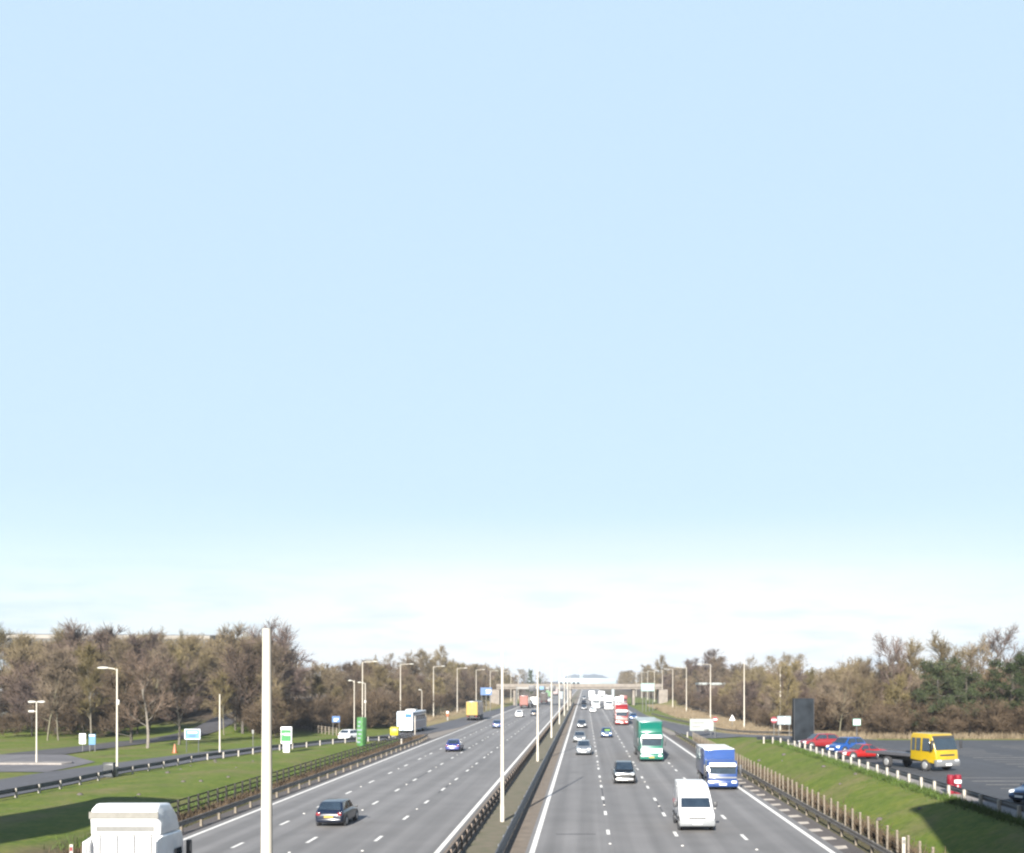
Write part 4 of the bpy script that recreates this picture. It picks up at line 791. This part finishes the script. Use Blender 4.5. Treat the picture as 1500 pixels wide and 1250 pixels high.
# ------------------------------------------------------------------ trees
def tree_arrays(seed, h, spread, kids=(13, 7, 6, 8), trunk_frac=.8, low=.16, r0=.15, twl=.85, tww=.019, up=.35, lean=.04):
    """bare tree: tapering trunk with limbs (tubes) and a crown of fine twigs (thin double quads)"""
    rg = np.random.default_rng(seed); tubes = []; tw = []
    def rnd(): v = rg.normal(size=3); return v / np.linalg.norm(v)
    def path(p, d, L, n, wob, upp):
        pts = [p]; 
        for i in range(n):
            d = d + rnd() * wob + np.array([0, 0, upp]) * .3; d = d / np.linalg.norm(d); p = p + d * L / n; pts.append(p)
        return pts, d
    tr, _ = path(np.zeros(3), np.array([rg.normal() * lean, rg.normal() * lean, 1.]), h * trunk_frac, 7, .10, .4)
    tubes.append((tr, [r0 * (1 - .8 * i / 7) for i in range(8)], 6))
    for i in range(kids[0]):
        u = low + (1 - low) * (i + rg.random() * .8) / kids[0]; f = u * 7; k = min(int(f), 6); p = tr[k] + (tr[k + 1] - tr[k]) * (f - k)
        a = i * 2.4 + rg.random(); el = .35 + .75 * u + rg.normal() * .12; d = np.array([math.cos(a) * math.cos(el), math.sin(a) * math.cos(el), math.sin(el)])
        L1 = spread * (1.05 - .45 * abs(u - .45) * 1.6) * rg.uniform(.75, 1.15)
        b1, _ = path(p, d, L1, 4, .16, up); r1 = r0 * .42 * (1 - .5 * u)
        tubes.append((b1, [r1, r1 * .8, r1 * .6, r1 * .42, r1 * .25], 4))
        for j in range(kids[1]):
            v = .25 + .75 * (j + rg.random()) / kids[1]; f = min(v, .999) * 4; k = int(f); p2 = b1[k] + (b1[k + 1] - b1[k]) * (f - k)
            d2 = (b1[k + 1] - b1[k]); d2 = d2 / np.linalg.norm(d2) + rnd() * .8; d2 /= np.linalg.norm(d2)
            L2 = L1 * .48 * (1.15 - .5 * v) * rg.uniform(.7, 1.2); b2, _ = path(p2, d2, L2, 2, .2, up)
            tw.append((b2[0], b2[1], .045, .03)); tw.append((b2[1], b2[2], .03, .02))
            for m in range(kids[2]):
                q = rg.random(); p3 = b2[0] + (b2[2] - b2[0]) * q; d3 = (b2[2] - b2[0]) / L2 + rnd() * .85 + np.array([0, 0, .25]); d3 /= np.linalg.norm(d3)
                L3 = twl * rg.uniform(.7, 1.5); e3 = p3 + d3 * L3; tw.append((p3, e3, .024, .014))
                for s in range(kids[3]):
                    p4 = p3 + (e3 - p3) * rg.random(); d4 = d3 + rnd() * .7; d4 /= np.linalg.norm(d4); tw.append((p4, p4 + d4 * twl * rg.uniform(.45, 1.0), tww, tww * .5))
    V, F = [], []
    P0 = np.array([a for a, b_, c, d in tw]); P1 = np.array([b_ for a, b_, c, d in tw]); w0 = np.array([c for *_, c, d in tw])[:, None]; w1 = np.array([d for *_, d in tw])[:, None]
    dd = P1 - P0; side = np.cross(dd, rg.normal(size=dd.shape)); side /= np.linalg.norm(side, axis=1)[:, None] + 1e-9
    Vt = np.stack([P0 - side * w0, P0 + side * w0, P1 + side * w1, P1 - side * w1], 1).reshape(-1, 3); Ft = np.arange(len(tw) * 4).reshape(-1, 4)
    mb = MB()
    for pts, rad, n in tubes: mb.tube([Vector(p) for p in pts], rad, n, caps=False)
    return mb, Vt, Ft
def crown_mesh(V, F, m):
    me = bpy.data.meshes.new('crown'); me.from_pydata(V.tolist(), [], F.tolist()); me.materials.append(m); return me
VAR = {}
def variant(key, seed, h, spread, bark, tm, **k):
    tb, V, F = tree_arrays(seed, h, spread, **k); VAR[key] = (tb.mesh('trunk', bark, smooth=60), crown_mesh(V, F, tm), h, V, F)
for i in range(4): variant(('tall', i), 10 + i, 12, 3.4 + .3 * i, M['bark'], M['twig'])
for i in range(2): variant(('purple', i), 30 + i, 9, 3.6, M['bark'], M['twigpurple'], low=.10, trunk_frac=.7, kids=(13, 7, 6, 8))
for i in range(2): variant(('birch', i), 40 + i, 13, 2.6, M['barkpale'], M['twig'], low=.24, r0=.12, kids=(13, 6, 6, 7), up=.5)
for i in range(2): variant(('shrub', i), 50 + i, 5, 2.6, M['bark'], M['twigpurple'], low=.03, trunk_frac=.6, kids=(13, 6, 6, 8), r0=.08)
variant(('open', 0), 61, 13, 4.6, M['barkpale'], M['twigpurple'], low=.25, r0=.2, kids=(11, 6, 6, 7))
def pine_arrays(seed, h, spread):
    rg = np.random.default_rng(seed); mb = MB(); P = []
    mb.tube([(0, 0, -.2), (.1, .05, h * .4), (.0, .15, h * .95)], [.22, .16, .04], 8, caps=False)
    for i in range(26):
        u = .16 + .82 * i / 26; a = i * 2.4 + rg.random(); L = spread * (1.1 - u * .75) * rg.uniform(.6, 1.15); p = np.array([0, 0, h * u]); e = p + np.array([math.cos(a) * L, math.sin(a) * L, rg.uniform(.0, .5)])
        mb.tube([Vector(p), Vector((p + e) / 2 + np.array([0, 0, -.1])), Vector(e)], [.06, .04, .015], 4, caps=False)
        for k in range(9):
            c = p + (e - p) * rg.uniform(.3, 1.08) + rg.normal(size=3) * np.array([.35, .35, .18])
            n = 30; d = rg.normal(size=(n, 3)); d[:, 2] += .5; d /= np.linalg.norm(d, axis=1)[:, None]; P.append((np.repeat(c[None], n, 0) + rg.normal(size=(n, 3)) * .16, d * rg.uniform(.22, .42, (n, 1))))
    P0 = np.concatenate([a for a, b_ in P]); D = np.concatenate([b_ for a, b_ in P]); s = np.cross(D, rg.normal(size=D.shape)); s /= np.linalg.norm(s, axis=1)[:, None]; s *= .028
    V = np.stack([P0 - s, P0 + s, P0 + D + s * .6, P0 + D - s * .6], 1).reshape(-1, 3); return mb, V, np.arange(len(P0) * 4).reshape(-1, 4)
for i in range(2):
    tb, V, F = pine_arrays(80 + i, 8.6, 3.6); VAR[('pine', i)] = (tb.mesh('trunk', M['bark'], smooth=60), crown_mesh(V, F, M['needle']), 8.6, V, F)
TR = random.Random(11)
def plant(key, x, y, hgt, label, group=None, name='bare_tree', cat='tree', wide=1., zoff=-.1):
    tm, cmesh, h0, *_ = VAR[key]; s = hgt / h0
    t = thing(name, label, cat, (x, y, Hz(x, y) + zoff), TR.uniform(0, 6.28), group); t.scale = (s * wide, s * wide, s)
    obj('trunk', tm, t); obj('crown', cmesh, t); return t
def pick(*w):
    k = TR.choices(w, weights=[3, 2, 1.4][:len(w)])[0]; return (k, TR.randrange(2 if k != 'tall' else 4))
# left wood behind the lawn (rows from front to back)
GL = 'bare trees of the wood behind the left lawn'; LL = 'leafless brown tree standing in the wood behind the left lawn'
n_trees = 0
for row, (y, hh) in enumerate(((159, 9.5), (166, 11.5), (174, 12.5), (182, 13.5), (191, 14.5), (201, 15), (213, 15.5))):
    x = -.535 * y - 2
    while x < -.255 * y - (2 if row else 8):
        xx, yy = x + TR.uniform(-1.5, 1.5), y + TR.uniform(-4, 4)
        k = 1.0 if xx > -.46 * yy else 1.02
        if not (-62.6 < xx < -54.6 and yy < 172) and not (-66 < xx < -58 and 172 <= yy < 240) and xx < -44 - max(0, yy - 176) * .1:
            plant(pick('tall', 'purple', 'birch') if row else pick('purple', 'tall', 'birch'), xx, yy, hh * TR.uniform(.72, 1.16) * k, LL, GL, wide=TR.uniform(.95, 1.2)); n_trees += 1
        x += TR.uniform(5.6, 8.2)
plant(('birch', 0), -71.5, 148, 13, 'pale-trunked tree behind the twin-headed lamp post, left one of a close pair', wide=1.1)
plant(('birch', 1), -70.3, 148.5, 12.5, 'pale-trunked tree behind the twin-headed lamp post, right one of a close pair')
plant(('birch', 1), -66.5, 150, 13.5, 'pale straight-trunked tree on the grass right of the twin-headed lamp post')
plant(('birch', 0), -65.0, 166, 14, 'pale leaning-trunked tree above the white and blue notice boards')
plant(('open', 0), -51.5, 131, 11, 'spreading tree with pale forked trunk on the grass left of the pale blue sign', wide=1.15)
plant(('open', 0), -50.0, 137, 10, 'spreading pale-trunked tree behind the pale blue sign', wide=1.1)
plant(('purple', 0), -57.5, 141, 9, 'broad reddish leafless tree near the grey lamp post with white head', wide=1.3)
# left wood along the slip road
GS = 'bare trees of the wood along the left slip road'; LS = 'leafless brown tree in the wood along the left slip road'
for row, (off, hh) in enumerate(((0, 6.9), (6, 7.7), (13, 8.4))):
    y = 196 + row * 6
    while y < 600:
        xx = -38.5 - off + TR.uniform(-1.6, 1.6) - 6 * math.exp(-((y - 190) / 22) ** 2); g = (y - 190) / 250
        plant(pick('tall', 'birch', 'purple'), xx, y + TR.uniform(-3, 3), hh * (1 + .42 * min(g, 1.2)) * TR.uniform(.75, 1.18), LS, GS, wide=TR.uniform(1.0, 1.3)); n_trees += 1
        y += TR.uniform(6.5, 9.5) * (1 + .5 * g)
plant(('tall', 1), -41.5, 222, 10.6, 'taller rounded leafless tree rising above the left slip-road wood')
def conifer(label, x, y, h):
    t = plant(('pine', 0), x, y, h, label, name='conifer_tree', wide=.42); return t
conifer('narrow dark conifer at the far end of the left wood', -27.5, 560, 14); conifer('dark pointed conifer just left of the pale enclosed bridge', -26, 640, 10); 
# right wood along the slip road, behind the car park
GR = 'bare trees of the wood along the right slip road'; LR = 'leafless brown tree in the wood along the right slip road'
for row, (off, hh) in enumerate(((0, 6.6), (6, 7.5), (13, 8.4))):
    y = 158 + row * 5
    while y < 600:
        g = (y - 170) / 250; xx = 32.5 + off + TR.uniform(-1.6, 1.6) + 4 * math.exp(-((y - 160) / 25) ** 2)
        plant(pick('tall', 'purple', 'birch'), xx, y + TR.uniform(-3, 3), hh * (1 + .30 * min(max(g, 0), 1.2)) * TR.uniform(.75, 1.18), LR, GR, wide=TR.uniform(1.0, 1.3)); n_trees += 1
        y += TR.uniform(6.5, 9.5) * (1 + .5 * max(g, 0))
GP = 'bare trees of the wood behind the car park'; LP = 'leafless brown tree in the wood behind the car park'
for row, (y, hh) in enumerate(((143, 7.8), (152, 9.2), (163, 10.4))):
    x = 35 + row * 3
    while x < .40 * y + 8:
        xx = x + TR.uniform(-1.5, 1.5); plant(pick('purple', 'tall', 'birch'), xx, y + TR.uniform(-3, 3), hh * TR.uniform(.78, 1.08) * (1 + .16 * (xx > 45)), LP, GP, wide=TR.uniform(1.0, 1.3)); n_trees += 1
        x += TR.uniform(4.4, 6.4)
plant(('pine', 0), 44.2, 139, 9.7, 'bushy dark green pine behind the yellow truck', name='pine_tree', wide=1.15)
plant(('pine', 1), 48.6, 142, 8.6, 'lower dark green pine between two bushier pines behind the car park', name='pine_tree', wide=1.05)
plant(('pine', 1), 53.4, 139, 10.2, 'bushy dark green pine at the right edge of the photo', name='pine_tree', wide=1.25)
plant(('open', 0), 44.0, 158, 13.2, 'tall open leafless tree rising above the wood left of the pines'); plant(('birch', 1), 46.8, 161, 13.4, 'tall thin leafless tree rising just left of the first pine'); 
plant(('open', 0), 61, 165, 14.5, 'tall open leafless tree above the pines at the right edge')
plant(('birch', 0), 32.2, 141, 9, 'pale-trunked tree right behind the dark slate board')
plant(('tall', 2), 31.5, 470, 17.5, 'lone rounded leafless tree standing above the far right wood')
plant(('tall', 0), 31, 172, 11.2, 'slim dark leafless tree rising behind the plain grey column')
print('trees', n_trees)
# far wood, undergrowth: masses nobody could count
def mass(name, label, cat, m, items):
    Vs, n = [], 0
    for key, x, y, s, wd, rz in items:
        V = VAR[key][3]; c, sn = math.cos(rz), math.sin(rz); q = V.reshape(-1, 4, 3); q = q[::2] if s < 1.3 else q; q = q.reshape(-1, 3)
        Vs.append(np.stack([(q[:, 0] * c - q[:, 1] * sn) * s * wd + x, (q[:, 0] * sn + q[:, 1] * c) * s * wd + y, q[:, 2] * s + Hz(x, y) - .15], 1))
    V = np.concatenate(Vs); me = crown_mesh(V, np.arange(len(V)).reshape(-1, 4), m); me.name = name
    return tag(obj(name, me), label, cat, kind='stuff')
it = []
for i in range(120):
    y = TR.uniform(215, 290); x = TR.uniform(-.50 * y, -.265 * y); it.append((('tall', i % 4), x, y, TR.uniform(.95, 1.2), 1.3, TR.random() * 6))
for i in range(60):
    y = TR.uniform(230, 640); it.append((('tall', i % 4), TR.uniform(-75, -54), y, TR.uniform(.60, .75) * (1 + .0014 * (y - 230)), 1.35, TR.random() * 6))
for i in range(70):
    y = TR.uniform(190, 640); it.append((('tall', i % 4), TR.uniform(49, 75), y, TR.uniform(.62, .75) * (1 + .0012 * (y - 190)), 1.35, TR.random() * 6))
for i in range(40):
    y = TR.uniform(168, 195); it.append((('tall', i % 4), TR.uniform(38, .4 * y + 8), y, TR.uniform(.68, .86), 1.35, TR.random() * 6))
for i in range(60):
    y = TR.uniform(620, 900); it.append((('tall', i % 4), TR.choice((-1, 1)) * TR.uniform(28, 90), y, TR.uniform(1.0, 1.35), 1.6, TR.random() * 6))
mass('woodland', 'hazy brown mass of bare trees far behind both woods', 'woodland', M['twig'], it)
it = []
for i in range(130):
    y = TR.uniform(156, 200); x = TR.uniform(-.53 * y, -44); it.append((('shrub', i % 2), x, y, TR.uniform(.5, 1.15), 1.2, TR.random() * 6))
for i in range(150):
    y = 186 + 420 * TR.random() ** 1.5; it.append((('shrub', i % 2), TR.uniform(-44, -35), y, TR.uniform(.5, 1.15), 1.3, TR.random() * 6))
for i in range(150):
    y = 150 + 420 * TR.random() ** 1.5; it.append((('shrub', i % 2), TR.uniform(30, 38), y, TR.uniform(.4, 1.05), 1.3, TR.random() * 6))
for i in range(90): it.append((('shrub', i % 2), TR.uniform(34, 68), TR.uniform(133, 150), TR.uniform(.25, .9), 1.3, TR.random() * 6))
it = [q for q in it if not (-67 < q[1] < -53 and q[2] < 215)]
mass('undergrowth', 'dense dark bramble and scrub filling the foot of the woods', 'undergrowth', M['scrub'], it)
# dry grass tufts and scrub on the verges
def tufts(name, label, cat, m, pts, h, wd, seed):
    rg = np.random.default_rng(seed); P = np.array(pts); n = len(P); d = rg.normal(size=(n, 3)) * .35; d[:, 2] = 1; d *= h * rg.uniform(.5, 1.3, (n, 1)); s = rg.normal(size=(n, 3)); s[:, 2] = 0; s /= np.linalg.norm(s, axis=1)[:, None]; s *= wd
    V = np.stack([P - s, P + s, P + d + s * .2, P + d - s * .2], 1).reshape(-1, 3); me = crown_mesh(V, np.arange(4 * n).reshape(-1, 4), m); me.name = name
    return tag(obj(name, me), label, cat, kind='stuff')
rg = np.random.default_rng(4); pts = []
for i in range(9000):
    y = 52 + 115 * rg.random(); x = -24.3 + rg.normal() * .45
    if x < -22.8: pts.append((x, y, max(Hz(x, y), -.01)))
for i in range(9000):
    y = 46 + 112 * rg.random(); x = 15.4 + abs(rg.normal()) * .35; pts.append((x, y, max(Hz(x, y), 0)))  # dark tufts here stand in for the shade behind the right fence
tufts('verge_scrub_and_shade', 'brown dead scrub by the left fence, dark scrub painting shade by the right fence', 'scrub', M['scrub'], pts, .45, .03, 1)
pts = []
for i in range(14000):
    y = 138 + 220 * rg.random() ** 1.6; x = (27.5 - (y - 140) * .055 if y < 240 else 20) + abs(rg.normal()) * 3.5
    if x > 17.5: pts.append((x, y, Hz(x, y)))
for i in range(5000):
    y = 195 + 160 * rg.random() ** 1.5; x = -31.5 - abs(rg.normal()) * 2.5; pts.append((x, y, Hz(x, y)))
for i in range(4000): pts.append((30 + 45 * rg.random(), 128 + abs(rg.normal()) * 4, Hz(50, 130)))
tufts('dry_grass', 'straw coloured long grass along the foot of the woods', 'grass', M['straw'], pts, .6, .035, 2)
pts = []
for i in range(7000):
    y = 45 + 80 * rg.random(); x = 20.3 + rg.normal() * .25; pts.append((x, y, Hz(x, y)))
for i in range(9000):
    y = 55 + 100 * rg.random(); x = -25.3 - abs(rg.normal()) * .6; pts.append((x, y, Hz(x, y)))
tufts('rough_grass', 'rough green grass tufts along the fences', 'grass', mat('grass_blade', (.055, .085, .02), .9, 0, .4, .6, spec=.1), pts, .3, .025, 3)

# ------------------------------------------------------------------ air
me = bpy.data.meshes.new('haze'); b0 = MB().box(-5200, 5200, -500, 4700, -7, 62); me.from_pydata(b0.v, [], b0.f)
hm = bpy.data.materials.new('haze_air'); hm.use_nodes = True; hn = hm.node_tree; hn.nodes.clear()
pv = hn.nodes.new('ShaderNodeVolumePrincipled'); pv.inputs['Color'].default_value = (.80, .88, 1.0, 1); pv.inputs['Density'].default_value = .00016; pv.inputs['Anisotropy'].default_value = .2
ho = hn.nodes.new('ShaderNodeOutputMaterial'); hn.links.new(pv.outputs[0], ho.inputs['Volume'])
me.materials.append(hm); hobj = obj('haze', me); tag(hobj, 'thin pale air haze over the whole motorway', 'haze', kind='stuff')

rgl = random.Random(21)
for i in range(26):
    side = rgl.random() < .6; x = rgl.uniform(-37, -26) if side else rgl.uniform(16.2, 20); y = rgl.uniform(60, 110); a = rgl.uniform(.06, .16)
    mb = MB().tube([(0, 0, -.02), (0, 0, a * .7), (0, 0, a)], [a * 1.6, a * 1.1, a * .3], 7)
    o = mb.build('molehill', M['verge']); o.location = (x, y, Hz(x, y)); tag(o, 'small dark lump of soil on the %s' % ('left lawn' if side else 'right grass bank'), 'molehill', 'soil lumps on the %s' % ('left lawn' if side else 'right grass bank'))
